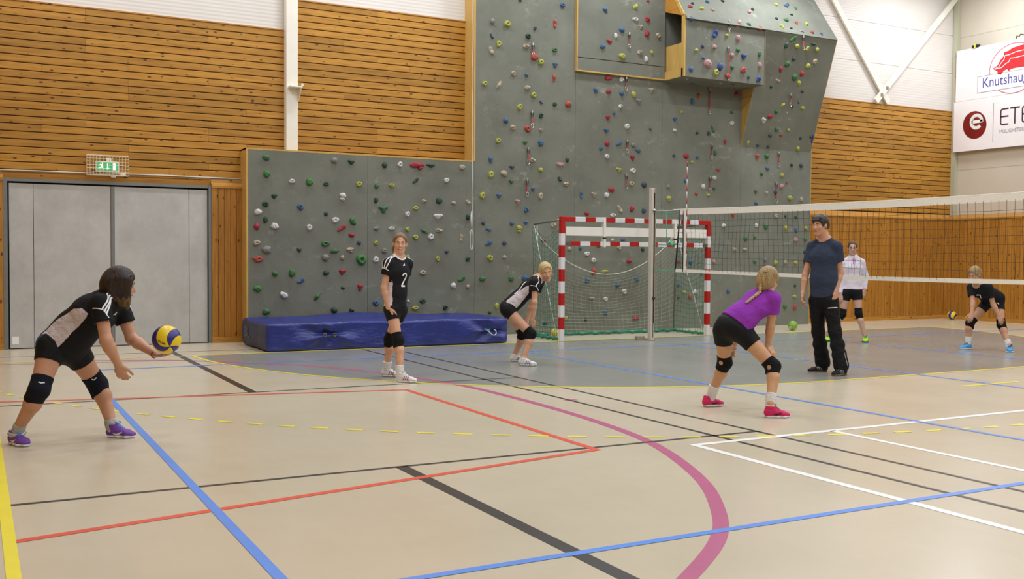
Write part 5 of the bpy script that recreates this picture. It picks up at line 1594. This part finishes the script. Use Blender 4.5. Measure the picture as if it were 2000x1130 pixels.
def make_person(key, label, look, h=.007):
    J = {k: np.array(v) for k, v in JOINTS[key].items()}
    B = look.get('bulk', 1.0); ml = look.get('male', 0); S = look.get('hs', 1.0)
    F_ = _n(look['face']); U_ = np.asarray(look.get('up', UPV), float); U_ = _n(U_ - F_ * np.dot(U_, F_)); R_ = np.cross(F_, U_)
    AX = np.array([R_, F_, U_]); HD = J['head']
    def hp(x, y, z): return HD + (R_ * x + F_ * y + U_ * z) * S
    b = SDF()
    # head
    b.ell(hp(0, -.012, .035), AX, np.array((.074, .094, .088)) * S, .02)
    b.ell(hp(0, .028, -.035), AX, np.array((.057, .062, .078)) * S, .03)
    b.cone(hp(-.040, .012, -.066), hp(0, .066, -.096), .020 * S, .020 * S, .025); b.cone(hp(.040, .012, -.066), hp(0, .066, -.096), .020 * S, .020 * S, .025)
    b.ell(hp(-.033, .064, -.022), AX, np.array((.026, .022, .026)) * S, .02); b.ell(hp(.033, .064, -.022), AX, np.array((.026, .022, .026)) * S, .02)
    for sx in (-1, 1):
        b.ell(hp(.031 * sx, .102, .010), AX, np.array((.019, .016, .012)) * S, .016, 's')
        b.cone(hp(.014 * sx, .086, .024), hp(.046 * sx, .074, .022), .008 * S, .006 * S, .012)
        b.ell(hp(.076 * sx, -.008, -.008), AX, np.array((.011, .022, .031)) * S, .008)
    b.cone(hp(0, .086, .012), hp(0, .106, -.026), .007 * S, .0125 * S, .012); b.cone(hp(-.012, .094, -.031), hp(.012, .094, -.031), .0075 * S, .0075 * S, .008)
    b.ell(hp(0, .083, -.060), AX, np.array((.024, .012, .014)) * S, .012)
    # neck and trunk
    NK, CH, WA, PE_ = J['neck'], J['chest'], J['waist'], J['pelvis']
    sh = _n(J['shR'] - J['shL']); hpv = _n(J['hipR'] - J['hipL'])
    b.cone(hp(0, -.022, -.06), NK, (.046 + .010 * ml) * S, (.053 + .012 * ml), .03)
    dp = look.get('deep', 0.0)
    cw, cd = (.150 + .02 * ml) * B, (.104 + .012 * ml) * B
    b.cone(CH, NK * .75 + CH * .25, cw, .085 * B, .04, side=sh, da=cd, db=.07 * B)
    b.cone(WA, CH, (.120 + .025 * ml) * B, cw, .05, side=sh, da=(.088 + .015 * ml) * B + dp, db=cd + dp * .4)
    b.cone(PE_, WA, (.158 - .012 * ml) * B, (.120 + .025 * ml) * B, .05, side=hpv, da=.112 * B, db=(.088 + .015 * ml) * B + dp)
    b.cone(J['shL'], J['shR'], .046 * B, .046 * B, .04)
    for s_ in 'RL': b.cone(NK + (hp(0, -.022, -.06) - NK) * .45, J['sh' + s_], .040, .034, .04)
    TH = look.get('thigh', .078 * B)
    for s_ in 'RL':
        hi, kn, an = J['hip' + s_], J['kn' + s_], J['an' + s_]
        b.cone(hi, kn, TH, .053 * B, .05); b.ball(kn, .055 * B, .02)
        cf = kn + (an - kn) * .30 + _n(np.cross(np.cross(an - kn, J['toe' + s_] - J['heel' + s_]), an - kn)) * .012
        b.cone(kn, cf, .050 * B, .053 * B, .03); b.cone(cf, an, .052 * B, .034, .03)
        b.cone(an, J['heel' + s_] * .6 + J['toe' + s_] * .4 + UPV * .05, .034, .034, .02)
        so, el, wr = J['sh' + s_], J['el' + s_], J['wr' + s_]
        ar = look.get('arm', .041 * B)
        b.cone(so, el, ar * 1.08, ar * .84, .03); b.ball(el, ar * .86, .02)
        mf = el + (wr - el) * .28
        b.cone(el, mf, ar * .86, ar * .90, .02); b.cone(mf, wr, ar * .90, .025, .02)
        hn = look['hand' + s_]
        add_hand(b, wr, J['ha' + s_], hn['n'], look.get('hand', 1.0), hn.get('curl', .35), hn.get('spread', .5), hn.get('thumb', 1))
    per = sdf_obj('person', b, h, M[look['skin']])
    tag(per, label, 'person')
    # face details
    def small(name, mb, mat): return mb.build(name, M[mat], per, smooth=True)
    def eball(name, c, rad, mat):
        e = SDF(); e.ell(c, AX, np.array(rad) * S, .002); return sdf_obj(name, e, .0028, M[mat], per)
    if look.get('eyes', 1):
        for sx in (-1, 1):
            eball('eye', hp(.031 * sx, .0800, .007), (.0115, .0080, .0055), 'eye_white'); eball('iris', hp(.031 * sx + look.get('gaze', 0), .0860, .007), (.0055, .0035, .0055), 'iris')
            small('eyebrow', MB().tube([hp(.014 * sx, .0945, .026), hp(.03 * sx, .0905, .032), hp(.047 * sx, .078, .028)], [.003 * S, .004 * S, .002 * S], 5), look.get('brow', 'brow'))
        if look.get('smile'):
            small('lips', MB().tube([hp(.026, .0850, -.050), hp(.014, .0945, -.058), hp(0, .0965, -.061), hp(-.014, .0945, -.058), hp(-.026, .0850, -.050)], [.003 * S, .006 * S, .007 * S, .006 * S, .003 * S], 6), 'lips')
            small('teeth', MB().tube([hp(.018, .0945, -.054), hp(0, .1005, -.059), hp(-.018, .0945, -.054)], [.002 * S, .0045 * S, .002 * S], 6), 'teeth')
        else:
            small('lips', MB().tube([hp(.022, .0870, -.060), hp(.010, .0945, -.059), hp(0, .0960, -.060), hp(-.010, .0945, -.059), hp(-.022, .0870, -.060)], [.002 * S, .006 * S, .0065 * S, .006 * S, .002 * S], 6), 'lips')
    # ---- shirt
    e = .013
    st = SDF(); spine = _n(NK - PE_); hem = look.get('hem', .35)
    HM_ = PE_ + (WA - PE_) * hem
    hw = (.158 - .012 * ml) * B + (((.120 + .025 * ml) - (.158 - .012 * ml)) * B) * hem
    loose = look.get('loose', .0)
    st.cone(HM_, WA, hw + e + loose, (.120 + .025 * ml) * B + e + loose, .04, side=hpv, da=.110 * B + e + dp * .6, db=(.088 + .015 * ml) * B + e + loose + dp, flat=(1, 0))
    st.cone(WA, CH, (.120 + .025 * ml) * B + e + loose, cw + e, .06, side=sh, da=(.088 + .015 * ml) * B + e + loose + dp, db=cd + e + dp * .4)
    st.cone(CH, NK * .72 + CH * .28, cw + e, .088 * B, .05, side=sh, da=cd + e + dp * .4, db=.076 * B)
    st.cone(J['shL'], J['shR'], .053 * B, .053 * B, .04)
    for s_ in 'RL': st.cone(NK + (hp(0, -.022, -.06) - NK) * .30, J['sh' + s_] , .046, .046, .04)
    sl = look.get('sleeve', .60)
    sleeve_end = {}
    for s_ in 'RL':
        so, el, wr = J['sh' + s_], J['el' + s_], J['wr' + s_]
        ar = look.get('arm', .041 * B)
        if sl <= 1:
            en = so + (el - so) * sl; sleeve_end[s_] = en
            st.cone(so, en, ar * 1.08 + .020, ar + .024, .03, flat=(0, 1))
        else:
            st.cone(so, el, ar * 1.08 + .016, ar + .016, .03); st.cone(el, el + (wr - el) * .92, ar + .016, .042, .02, flat=(0, 1))
    fr = _n(np.cross(sh, spine)); fr = fr if np.dot(fr, look['front']) > 0 else -fr
    st.ball(NK + spine * .045 + fr * .018, .066 + .012 * ml, .012, 's') if look.get('collar', 1) == 1 else None
    if look.get('collar') == 2:
        st.cone(NK - spine * .01, NK + spine * .045, .072, .066, .02, flat=(0, 1)); st.ball(NK + spine * .07 + fr * .03, .05, .01, 's')
    mats = [M[look['shirt']]]; mf_ = None
    if look.get('panel'):
        mats.append(M['c_white'])
        Lx = np.linalg.norm(NK - PE_)
        def mf_(C):
            r = C - PE_; t_ = (r @ spine) / Lx
            base = np.stack([np.interp(t_, [0, .33, .68, 1], [p_[i] for p_ in (PE_, WA, CH, NK)]) for i in range(3)], 1)
            q = C - base; u_ = q @ sh; v_ = q @ fr
            w_ = np.interp(t_, [0, .25, .62, .72], look['panel'][0]); o_ = np.interp(t_, [0, .25, .62, .72], look['panel'][1])
            on = (np.abs(v_ - o_) < w_) & (np.abs(u_) > .05) & (t_ < .72)
            for s_ in 'RL':
                so, el = J['sh' + s_], J['el' + s_]; ax = _n(el - so); rr = C - so; tt = rr @ ax
                on &= ~((tt > .035) & (np.linalg.norm(rr - tt[:, None] * ax, axis=1) < .075) & (t_ > .5))
            return on.astype(int)
    shirt = sdf_obj('shirt', st, h, mats, per, mf_)
    # ---- bottoms
    bt = SDF(); lg = look.get('leg', .36)
    top_ = PE_ + (WA - PE_) * look.get('waist', .55)
    bt.cone(PE_, top_, .158 * B + .010, .140 * B + .006, .04, side=hpv, da=.112 * B + .010, db=.100 * B, flat=(0, 1))
    for s_ in 'RL':
        hi, kn, an = J['hip' + s_], J['kn' + s_], J['an' + s_]
        if lg <= 1:
            bt.cone(hi, hi + (kn - hi) * lg, TH + .011, TH * (1 - lg) + .053 * B * lg + .010, .04, flat=(0, 1))
        else:
            bt.cone(hi, kn, TH + .020, .074, .05); bt.cone(kn, kn + (an - kn) * .55, .074, .068, .04); bt.cone(kn + (an - kn) * .5, an + (an - kn) * .06, .066, .074, .02, flat=(0, 1))
            for q_ in (.35, .62, .80, .93): bt.cone(kn + (an - kn) * q_ + RT * .03, kn + (an - kn) * (q_ + .03) - RT * .03, .062, .060, .03)
    shorts = sdf_obj('trousers' if lg > 1 else 'shorts', bt, h, M[look.get('bottom', 'c_short')], per)
    if look.get('under'):
        un = SDF(); un.cone(PE_ + (WA - PE_) * (hem - .28), PE_ + (WA - PE_) * (hem + .1), hw + e + .012, hw + e + .008, .02, side=hpv, da=.118 * B, db=.118 * B, flat=(1, 1)); sdf_obj('undershirt', un, h, M[look['under']], per)
    # ---- knee pads, socks, shoes
    kp = look.get('pad')
    for s_ in 'RL':
        kn, hi, an = J['kn' + s_], J['hip' + s_], J['an' + s_]
        toe, heel = J['toe' + s_], J['heel' + s_]; fd = _n(toe - heel)
        ut, ud = _n(hi - kn), _n(an - kn)
        if kp:
            pd = SDF(); pl_ = look.get('padlen', .085)
            pd.cone(kn, kn + ut * pl_, .064 * B, .068 * B, .02, flat=(0, 1)); pd.cone(kn, kn + ud * pl_, .064 * B, .062 * B, .02, flat=(0, 1))
            kf = _n(-(ut + ud) + fd * .35); pd.ball(kn + kf * .018, .054 * B, .03)
            if look.get('padhole'): pd.ball(kn + kf * -.045 + RT * look['padhole'] * .0 - FW * .04, .022, .01, 's')
            po = sdf_obj('knee_pad', pd, h, M[kp], per)
            if look.get('padlogo'):
                c0 = kn + ut * .055 - FW * .07 + RT * .035
                ribbon('pad_logo', pd, [c0 + RT * -.02 + UPV * .008, c0, c0 + RT * .012 + UPV * .014, c0 + RT * .028 + UPV * .012], .008, M['print_white'], po, n=8)
        if look.get('sock'):
            so_ = SDF(); sh_ = look.get('sockh', .09); so_.cone(an + (kn - an) / np.linalg.norm(kn - an) * sh_, an - UPV * .03, .041 + .10 * sh_, .044, .02, flat=(1, 0)); sdf_obj('sock', so_, h, M[look['sock']], per)
        sc = SDF(); L_ = np.linalg.norm(toe - heel); g = lambda t_, z_: heel + fd * L_ * t_ + UPV * z_
        sd = np.cross(fd, UPV)
        sc.cone(g(.15, .045), g(.42, .052), .036, .038, .02, side=sd, da=.038, db=.042); sc.cone(g(.40, .048), g(.72, .036), .038, .043, .02, side=sd, da=.036, db=.024); sc.cone(g(.70, .034), g(.90, .028), .043, .032, .02, side=sd, da=.024, db=.018)
        sc.cone(g(.20, .05), g(.24, .092), .038, .043, .02); sc.cut(g(.5, .016), (0, 0, -1)); sc.ball(g(.24, .128), .040, .01, 's')
        shoe = sdf_obj('shoe', sc, min(h, .006), M[look['shoe']], per)
        sl_ = SDF(); sl_.cone(g(.14, .012), g(.45, .012), .038, .037, .02, side=sd, da=.020, db=.018); sl_.cone(g(.45, .012), g(.72, .012), .037, .045, .02, side=sd, da=.018, db=.017); sl_.cone(g(.72, .012), g(.90, .013), .045, .032, .02, side=sd, da=.017, db=.015)
        sl_.cut((0, 0, .0015), (0, 0, -1)); sl_.cut(g(.5, .024), (0, 0, 1)); sdf_obj('sole', sl_, .005, M[look.get('sole', 'rubber')], shoe)
        lc = look.get('lace', 'lace_white')
        for q_ in (.40, .48, .56, .64):
            ribbon('lace', sc, [g(q_, .09) + sd * .026, g(q_ + .02, .10), g(q_, .09) - sd * .026], .007, M[lc], shoe, .003, 8)
        bow = [g(.36, .10), g(.34, .125) + sd * .025, g(.42, .12) + sd * .035, g(.38, .10), g(.36, .122) - sd * .03, g(.43, .115) - sd * .036, g(.38, .098)]
        MB().tube(bow, .0035, 5).build('lace_bow', M[lc], shoe, smooth=True)
        side_ = sd * (-1 if np.dot(sd, FW) > 0 else 1)
        if look.get('stripes'):
            for q_ in (.40, .49, .58): ribbon('shoe_stripe', sc, [g(q_ + .05, .07) + side_ * .03, g(q_ - .02, .022) + side_ * .045], .009, M[look['stripes']], shoe, n=8)
        if look.get('swoosh'):
            ribbon('shoe_mark', sc, [g(.62, .05) + side_ * .04, g(.42, .028) + side_ * .045, g(.30, .036) + side_ * .045], .012, M[look['swoosh']], shoe, n=14, widths=[.002, .012, .014, .004])
    return dict(J=J, per=per, shirt=shirt, st=st, bt=bt, shorts=shorts, hp=hp, AX=AX, S=S, R=R_, F=F_, U=U_, sh=sh, fr=fr, spine=spine, b=b, h=h)

def cap_hair(P, mat, front=.045, low=-.02, grow=.012, back_low=-.07, ears=1):
    """close hair over the skull, open at the face"""
    hp, AX, S = P['hp'], P['AX'], P['S']
    g = SDF(); g.ell(hp(0, -.014, .037), AX, np.array((.076 + grow, .096 + grow, .090 + grow)) * S, .02)
    g.ell(hp(0, -.055, -.015), AX, np.array((.066 + grow, .052 + grow, .070)) * S, .03)
    g.ell(hp(0, .108, -.035 + low), AX, np.array((.083, .095, .113)) * S, .015, 's')
    if ears:
        for sx in (-1, 1): g.ell(hp(.088 * sx, .002, -.030), AX, np.array((.04, .032, .046)) * S, .01, 's')
    g.cut(hp(0, .0, back_low), -P['U'] - .35 * P['F'] * 0)
    return g

# ------------------------------------------------------------------ the eight figures' outfits
def shoulder_stripes(P, sides='RL', n=3, piping=True):
    J, st = P['J'], P['st']
    for s_ in sides:
        so, el, nk = J['sh' + s_], J['el' + s_], J['neck']
        out = _n(so - nk); up = _n(P['spine'] + out * .2)
        for k in range(n):
            f_ = P['fr'] * (.022 * (k - 1) + .012)
            a = nk + out * .085 + up * .055 + f_; m = so * .8 + nk * .2 + up * .07 + f_; e_ = so + (el - so) * .26 + up * .04 + out * .05 + f_
            ribbon('shoulder_stripe', st, [a, m, e_], .012, M['print_white'], P['shirt'], n=16)
        if piping:
            c = so + (el - so) * .30 + out * .03
            ribbon('piping', st, [c - P['fr'] * .06 + up * .02, c + up * .06 + out * .02, c + P['fr'] * .06 + up * .02], .007, M['print_white'], P['shirt'], n=16)
def chest_logo(P):
    J = P['J']; c = J['neck'] * .55 + J['chest'] * .45 + P['fr'] * .11; r = -P['sh']
    for k, hgt in enumerate((.012, .022, .032)):
        x = (k - 1) * .013
        ribbon('chest_logo', P['st'], [c + r * (x - .004) - P['spine'] * .012, c + r * (x + .004) + P['spine'] * (hgt - .012)], .009, M['print_white'], P['shirt'], n=6)
def figure(P, c, path, w, r, up):
    return ribbon('jersey_number', P['st'], [c + r * x + up * y for x, y in path], w, M['print_white'], P['shirt'], n=40)
def neckband(P, mat='print_white'):
    J = P['J']; pts = []
    for k in range(9):
        a = -1.9 + 3.8 * k / 8
        pts.append(J['neck'] + P['sh'] * .078 * math.sin(a) + P['fr'] * (.075 * math.cos(a) + .012) + P['spine'] * (.020 - .034 * max(0, math.cos(a))))
    ribbon('neckband', P['st'], pts, .016, M[mat], P['shirt'], n=30)
HANG = dict(n=vdir(-.4, 0, -.9), curl=.32, spread=.15, thumb=-1)

# 1 serving girl
P = make_person('server', 'girl in black and white jersey bending to serve, volleyball on her palm', dict(
    face=vdir(.93, -.20, .30), up=vdir(.22, 1, -.05), front=vdir(.6, -.8, 0), bulk=1.14, thigh=.098, arm=.049, hs=1.0, skin='sk_a', hand=1.0,
    handR=dict(n=vdir(-.1, .2, -1), curl=.45, spread=.2, thumb=-1), handL=dict(n=vdir(.1, -1, .1), curl=.20, spread=.7, thumb=1),
    shirt='c_black', hem=-.02, deep=.035, panel=([.085, .085, .06, .03], [-.045, -.035, -.01, .01]), sleeve=.52, leg=.36, waist=.22, pad='pad_navy', padlen=.10, padlogo=1,
    sock='sock_grey', sockh=.055, shoe='sh_purple', lace='lace_blue', swoosh='print_white'), h=.0056)
hp, AX, S = P['hp'], P['AX'], P['S']
g = cap_hair(P, None, grow=.018, back_low=-.16, ears=0)
DN = np.array([0, 0, -1.0])
g.cone(hp(.055, -.055, .03), hp(.062, -.045, -.06) + DN * .035, .055, .045, .03, side=P['F'], da=.035, db=.030)
g.cone(hp(.062, .015, .06), hp(.066, .030, -.04) + DN * .085, .040, .038, .03, side=P['F'], da=.028, db=.022)
g.cone(hp(.058, .048, .05), hp(.062, .062, -.05) + DN * .105, .022, .016, .03, side=P['F'], da=.020, db=.012)
g.cone(hp(-.055, -.04, .03), hp(-.062, .0, -.05) + DN * .05, .05, .04, .03, side=P['F'], da=.03, db=.024)
g.cone(hp(-.058, .030, .05), hp(-.062, .045, -.05) + DN * .105, .022, .016, .03, side=P['F'], da=.018, db=.012)
g.ell(hp(0, -.085, -.015), AX, np.array((.080, .058, .085)), .04)
zt_ = float(hp(0, 0, -.10)[2])
sdf_obj('hair', g, .006, [M['h_brown'], M['h_tip']], P['per'], lambda C: (C[:, 2] < zt_ + .012 * np.sin(C[:, 0] * 160)).astype(int))
for k in range(6):
    a = hp(.052 + .005 * k, .068 - .012 * k, .092 - .016 * k)
    MB().tube([a + P['U'] * .008 + P['F'] * .007, a + P['R'] * .012, a - P['U'] * .008 - P['F'] * .007], [.004, .0085, .004], 6).build('hair_braid', M['h_tip'], P['per'], smooth=True)
shoulder_stripes(P); chest_logo(P); neckband(P)
ribbon('back_print', P['st'], [(-9.421, -6.232, 1.134), (-9.40, -6.245, 1.128), (-9.381, -6.254, 1.134)], .02, M['print_white'], P['shirt'], n=8)
for a, b in (((-9.725, -6.162, .779), (-9.753, -6.153, .62)), ((-9.705, -6.173, .775), (-9.733, -6.164, .616)), ((-9.685, -6.184, .768), (-9.71, -6.176, .612))):
    ribbon('shorts_stripe', P['bt'], [a, b], .009, M['print_blue'], P['shorts'], n=12)
w_ = P['J']['wrL']; d_ = _n(P['J']['haL'] - w_)
o1 = _n(np.cross(d_, UPV)); o2 = np.cross(d_, o1)
MB().tube([tuple(w_ - d_ * .008 + (o1 * math.cos(a) * .030 + o2 * math.sin(a) * .026)) for a in [2 * PI * k / 14 for k in range(14)]], .005, 6, closed=True).build('wrist_band', plain('dark_red_band', '#5a1420', .6), P['per'], smooth=True)
an = P['J']['anR']
MB().tube([tuple(an + np.array([math.cos(a) * .047, math.sin(a) * .047, -.02 + .012 * math.sin(a)])) for a in [2 * PI * k / 14 for k in range(14)]], .018, 6, closed=True).build('ankle_strap', M['silver_trim'], P['per'], smooth=True)

# 2 standing girl with number two
P = make_person('two', 'smiling girl standing in black jersey number 2 with white shoes', dict(
    face=vdir(.16, -.03, -1), up=vdir(.04, 1, 0), front=vdir(.75, 0, -.65), bulk=.93, hs=.98, skin='sk_b', hand=.95, smile=1,
    handR=HANG, handL=HANG, shirt='c_black', hem=.05, panel=([.075, .060, .045, .02], [.0, .0, .0, .0]), sleeve=.46, leg=.30, waist=.5, pad='pad', padlen=.085,
    sock='sock', sockh=.10, shoe='sh_white', sole='rubber', lace='lace_white', stripes='stripe_red'), h=.0068)
hp, AX = P['hp'], P['AX']
g = cap_hair(P, None, grow=.009, low=.012, back_low=-.075)
g.cone(hp(.01, -.10, .04), hp(.055, -.085, -.06), .034, .030, .02); g.cone(hp(.055, -.085, -.06), hp(.060, -.07, -.13), .028, .014, .02)
sdf_obj('hair', g, .006, M['h_auburn'], P['per'])
MB().tube([tuple(hp(.02 * math.cos(a), -.035 + .02 * math.sin(a), .128)) for a in [2 * PI * k / 10 for k in range(10)]], .008, 6, closed=True).build('hair_tie', M['stripe_red'], P['per'], smooth=True)
shoulder_stripes(P); chest_logo(P); neckband(P)
c = P['J']['chest'] * .62 + P['J']['waist'] * .38 + P['fr'] * .125
figure(P, c, [(-.03, .045), (-.024, .062), (-.005, .072), (.018, .066), (.028, .045), (.022, .015), (.0, -.025), (-.028, -.066), (-.028, -.070), (.0, -.070), (.03, -.070)], .019, -P['sh'], P['spine'])

# 3 crouching blond girl
P = make_person('blond', 'crouching blond girl in black and white jersey in front of the goal', dict(
    face=vdir(.22, -.22, -.95), up=vdir(-.16, 1, -.1), front=vdir(.6, -.8, 0), bulk=.97, hs=1.0, skin='sk_b', hand=.98,
    handR=dict(n=vdir(.25, .6, -.7), curl=.22, spread=.6, thumb=-1), handL=dict(n=vdir(.25, .6, .7), curl=.22, spread=.6, thumb=1),
    shirt='c_black', hem=.22, panel=([.085, .075, .045, .02], [.01, .01, .01, .01]), sleeve=.44, leg=.20, waist=.7, pad='pad', padlen=.085,
    sock=None, shoe='sh_white', lace='lace_white', stripes='stripe_purple'), h=.0072)
hp, AX = P['hp'], P['AX']
g = cap_hair(P, None, grow=.012, low=.004, back_low=-.075)
g.ell(hp(-.03, -.125, .0), AX, (.045, .035, .045), .02); g.cone(hp(-.07, -.06, .0), hp(-.098, -.05, -.06), .022, .008, .02)
sdf_obj('hair', g, .006, M['h_blond'], P['per'])
shoulder_stripes(P, 'R', 1, True); neckband(P)
ribbon('jersey_number', P['st'], [(-3.761, -2.908, 1.193), (-3.773, -2.903, 1.153)], .022, M['print_white'], P['shirt'], n=6)
ribbon('jersey_number', P['st'], [(-3.809, -2.886, 1.086), (-3.922, -2.831, .952), (-3.951, -2.816, .925)], .016, M['print_white'], P['shirt'], n=20)

# 4 girl in purple seen from behind
P = make_person('purple', 'girl in purple T-shirt and braid bending forward with hands on knees', dict(
    face=vdir(.72, -.12, .68), up=vdir(.22, 1, .05), front=vdir(.5, -.7, .5), bulk=1.0, thigh=.088, hs=1.0, skin='sk_c', eyes=1, hand=.98,
    handR=dict(n=vdir(.6, .5, -.6), curl=.28, spread=.5, thumb=-1), handL=dict(n=vdir(-.5, .5, -.5), curl=.3, spread=.4, thumb=1),
    shirt='c_purple', hem=.30, sleeve=.52, loose=.012, leg=.38, waist=.7, pad='pad', padlen=.075, padhole=1,
    sock='sock', sockh=.10, shoe='sh_pink', lace='lace_black', swoosh='lace_black'), h=.0062)
hp, AX = P['hp'], P['AX']
g = cap_hair(P, None, grow=.016, low=.0, back_low=-.085)
g.ell(hp(.01, -.085, -.02), AX, (.060, .042, .072), .03)
sdf_obj('hair', g, .006, M['h_dblond'], P['per'])
bp = [np.array(q) for q in ((-3.896, -7.383, 1.118), (-3.929, -7.367, 1.086), (-3.966, -7.348, 1.053), (-3.994, -7.334, 1.025), (-4.007, -7.328, 1.011))]
bs, bn = P['st'].snap(np.array(bp)); bs = bs + bn * .012
path = [tuple(hp(.012, -.118, -.035)), tuple(hp(.012, -.118, -.075))] + [tuple(q) for q in bs]
pv = [Vector(q) for q in path]
dense = []
for i in range(len(pv) - 1):
    for k in range(5): dense.append(pv[i].lerp(pv[i + 1], k / 5))
dense.append(pv[-1])
hb_ = MB().tube(dense, [(.017 - .008 * i / len(dense)) * (1.0 + .28 * math.sin(i * 2.1)) for i in range(len(dense))], 8).build('hair_braid', M['h_blond'], P['per'], smooth=True)
for k in range(7):
    a = hp(.02 - .003 * k, -.10 - .006 * k * (1 - k / 9), .085 - .020 * k)
    MB().tube([tuple(a + P['R'] * .030), tuple(a - P['F'] * .014 - P['U'] * .010), tuple(a - P['R'] * .030)], [.006, .011, .006], 6).build('hair_braid', M['h_dblond'], P['per'], smooth=True)

# 5 coach
P = make_person('coach', 'man standing in navy T-shirt and black track trousers behind the net', dict(
    face=vdir(-.80, -.10, -.60), up=vdir(-.02, 1, 0), front=vdir(-.62, 0, -.78), bulk=.94, male=1, thigh=.080, arm=.043, hs=1.03, skin='sk_a', hand=1.12, brow='h_man',
    handR=dict(n=vdir(-.8, .1, .4), curl=.42, spread=.2, thumb=1), handL=dict(n=vdir(.55, 0, -.8), curl=.38, spread=.2, thumb=-1),
    shirt='c_navy', hem=-.05, sleeve=.56, loose=.010, leg=2, bottom='c_trouser', waist=.4, pad=None, sock=None, shoe='sh_black', sole='rubber_gum', lace='lace_tan', stripes='silver_trim'), h=.0075)
hp, AX = P['hp'], P['AX']
g = cap_hair(P, None, grow=.012, low=-.006, back_low=-.05)
g.cone(hp(-.042, .060, .092), hp(.042, .060, .092), .022, .022, .02); g.cone(hp(-.040, .086, .070), hp(.045, .086, .066), .010, .010, .02)
sdf_obj('hair', g, .006, M['h_man'], P['per'])
ribbon('trouser_zip', P['bt'], [tuple(P['J']['anL'] + np.array([-.0, -.08, .20])), tuple(P['J']['anL'] + np.array([.02, -.08, .03]))], .008, M['silver_trim'], P['shorts'], n=10)
ribbon('pocket_mark', P['bt'], [tuple(P['J']['haL'] + np.array([-.03, .05, -.06])), tuple(P['J']['haL'] + np.array([.03, .03, -.06]))], .010, M['print_white'], P['shorts'], n=6)

# 6 girl in the pale hooded top
P = make_person('hoodie', 'girl with glasses in a pale pink hooded top standing behind the coach', dict(
    face=vdir(-.28, -.02, -.95), front=vdir(-.3, 0, -.95), bulk=.94, hs=.96, skin='sk_d', thigh=.082, hand=.95,
    handR=dict(n=vdir(-.5, 0, -.85), curl=.3, spread=.2, thumb=1), handL=dict(n=vdir(.5, 0, -.85), curl=.3, spread=.2, thumb=-1),
    shirt='c_hood', hem=.05, sleeve=2, loose=.006, collar=2, under='c_pink', leg=.32, waist=.4, pad='pad', padlen=.095, sock=None, shoe='sh_lime', sole='rubber_dark', lace='lace_black'), h=.0078)
hp, AX = P['hp'], P['AX']
g = cap_hair(P, None, grow=.008, low=.018, back_low=-.06); g.ell(hp(0, -.12, .05), AX, (.038, .035, .036), .02)
sdf_obj('hair', g, .0065, M['h_dark'], P['per'])
gl_ = MB()
for sx in (-1, 1): gl_.tube([tuple(hp(.031 * sx + .021 * math.cos(a), .103 - .006 * abs(math.cos(a)), .006 + .015 * math.sin(a))) for a in [2 * PI * k / 12 for k in range(12)]], .0026, 5, closed=True); gl_.tube([tuple(hp(.052 * sx, .098, .010)), tuple(hp(.078 * sx, .0, .010))], .0024, 5)
gl_.tube([tuple(hp(-.010, .104, .010)), tuple(hp(.010, .104, .010))], .0026, 5)
gl_.build('glasses', M['black'], P['per'], smooth=True)
for dx in (-.03, .03):
    a = P['J']['neck'] + P['fr'] * .10 - P['sh'] * dx
    ribbon('hood_cord', P['st'], [a - UPV * .03, a - UPV * .20], .008, M['print_blue'], P['shirt'], n=10)
ribbon('hood_zip', P['st'], [P['J']['neck'] + P['fr'] * .10 - UPV * .02, P['J']['neck'] + P['fr'] * .12 - UPV * .12], .02, M['c_pink'], P['shirt'], n=8)

# 7 crouching girl, number seven
P = make_person('seven', 'crouching girl in black jersey number 7 with bright blue shoes', dict(
    face=vdir(-.78, -.42, -.45), up=vdir(-.35, 1, -.25), front=vdir(-.6, -.5, -.6), bulk=.98, hs=.98, skin='sk_a', hand=.98,
    handR=dict(n=vdir(-.1, .6, -.75), curl=.25, spread=.5, thumb=1), handL=dict(n=vdir(.0, .6, -.75), curl=.25, spread=.5, thumb=-1),
    shirt='c_black', hem=.2, sleeve=.60, loose=.008, leg=.36, waist=.7, pad='pad', padlen=.095, sock='sock', sockh=.09, shoe='sh_blue', sole='rubber', lace='lace_black'), h=.0076)
hp, AX = P['hp'], P['AX']
g = cap_hair(P, None, grow=.012, low=.006, back_low=-.075); g.ell(hp(0, -.115, -.005), AX, (.045, .04, .045), .02)
sdf_obj('hair', g, .0065, M['h_dblond'], P['per'])
c = P['J']['chest'] * .85 + P['J']['neck'] * .15 + P['fr'] * .13
figure(P, c, [(-.03, .035), (.03, .035), (.012, -.01), (-.008, -.055)], .014, -P['sh'], P['spine'])
ribbon('shorts_mark', P['bt'], [(3.757, -4.231, .699), (3.813, -4.26, .708)], .014, M['print_white'], P['shorts'], n=6)
scene.cycles.use_denoising = True
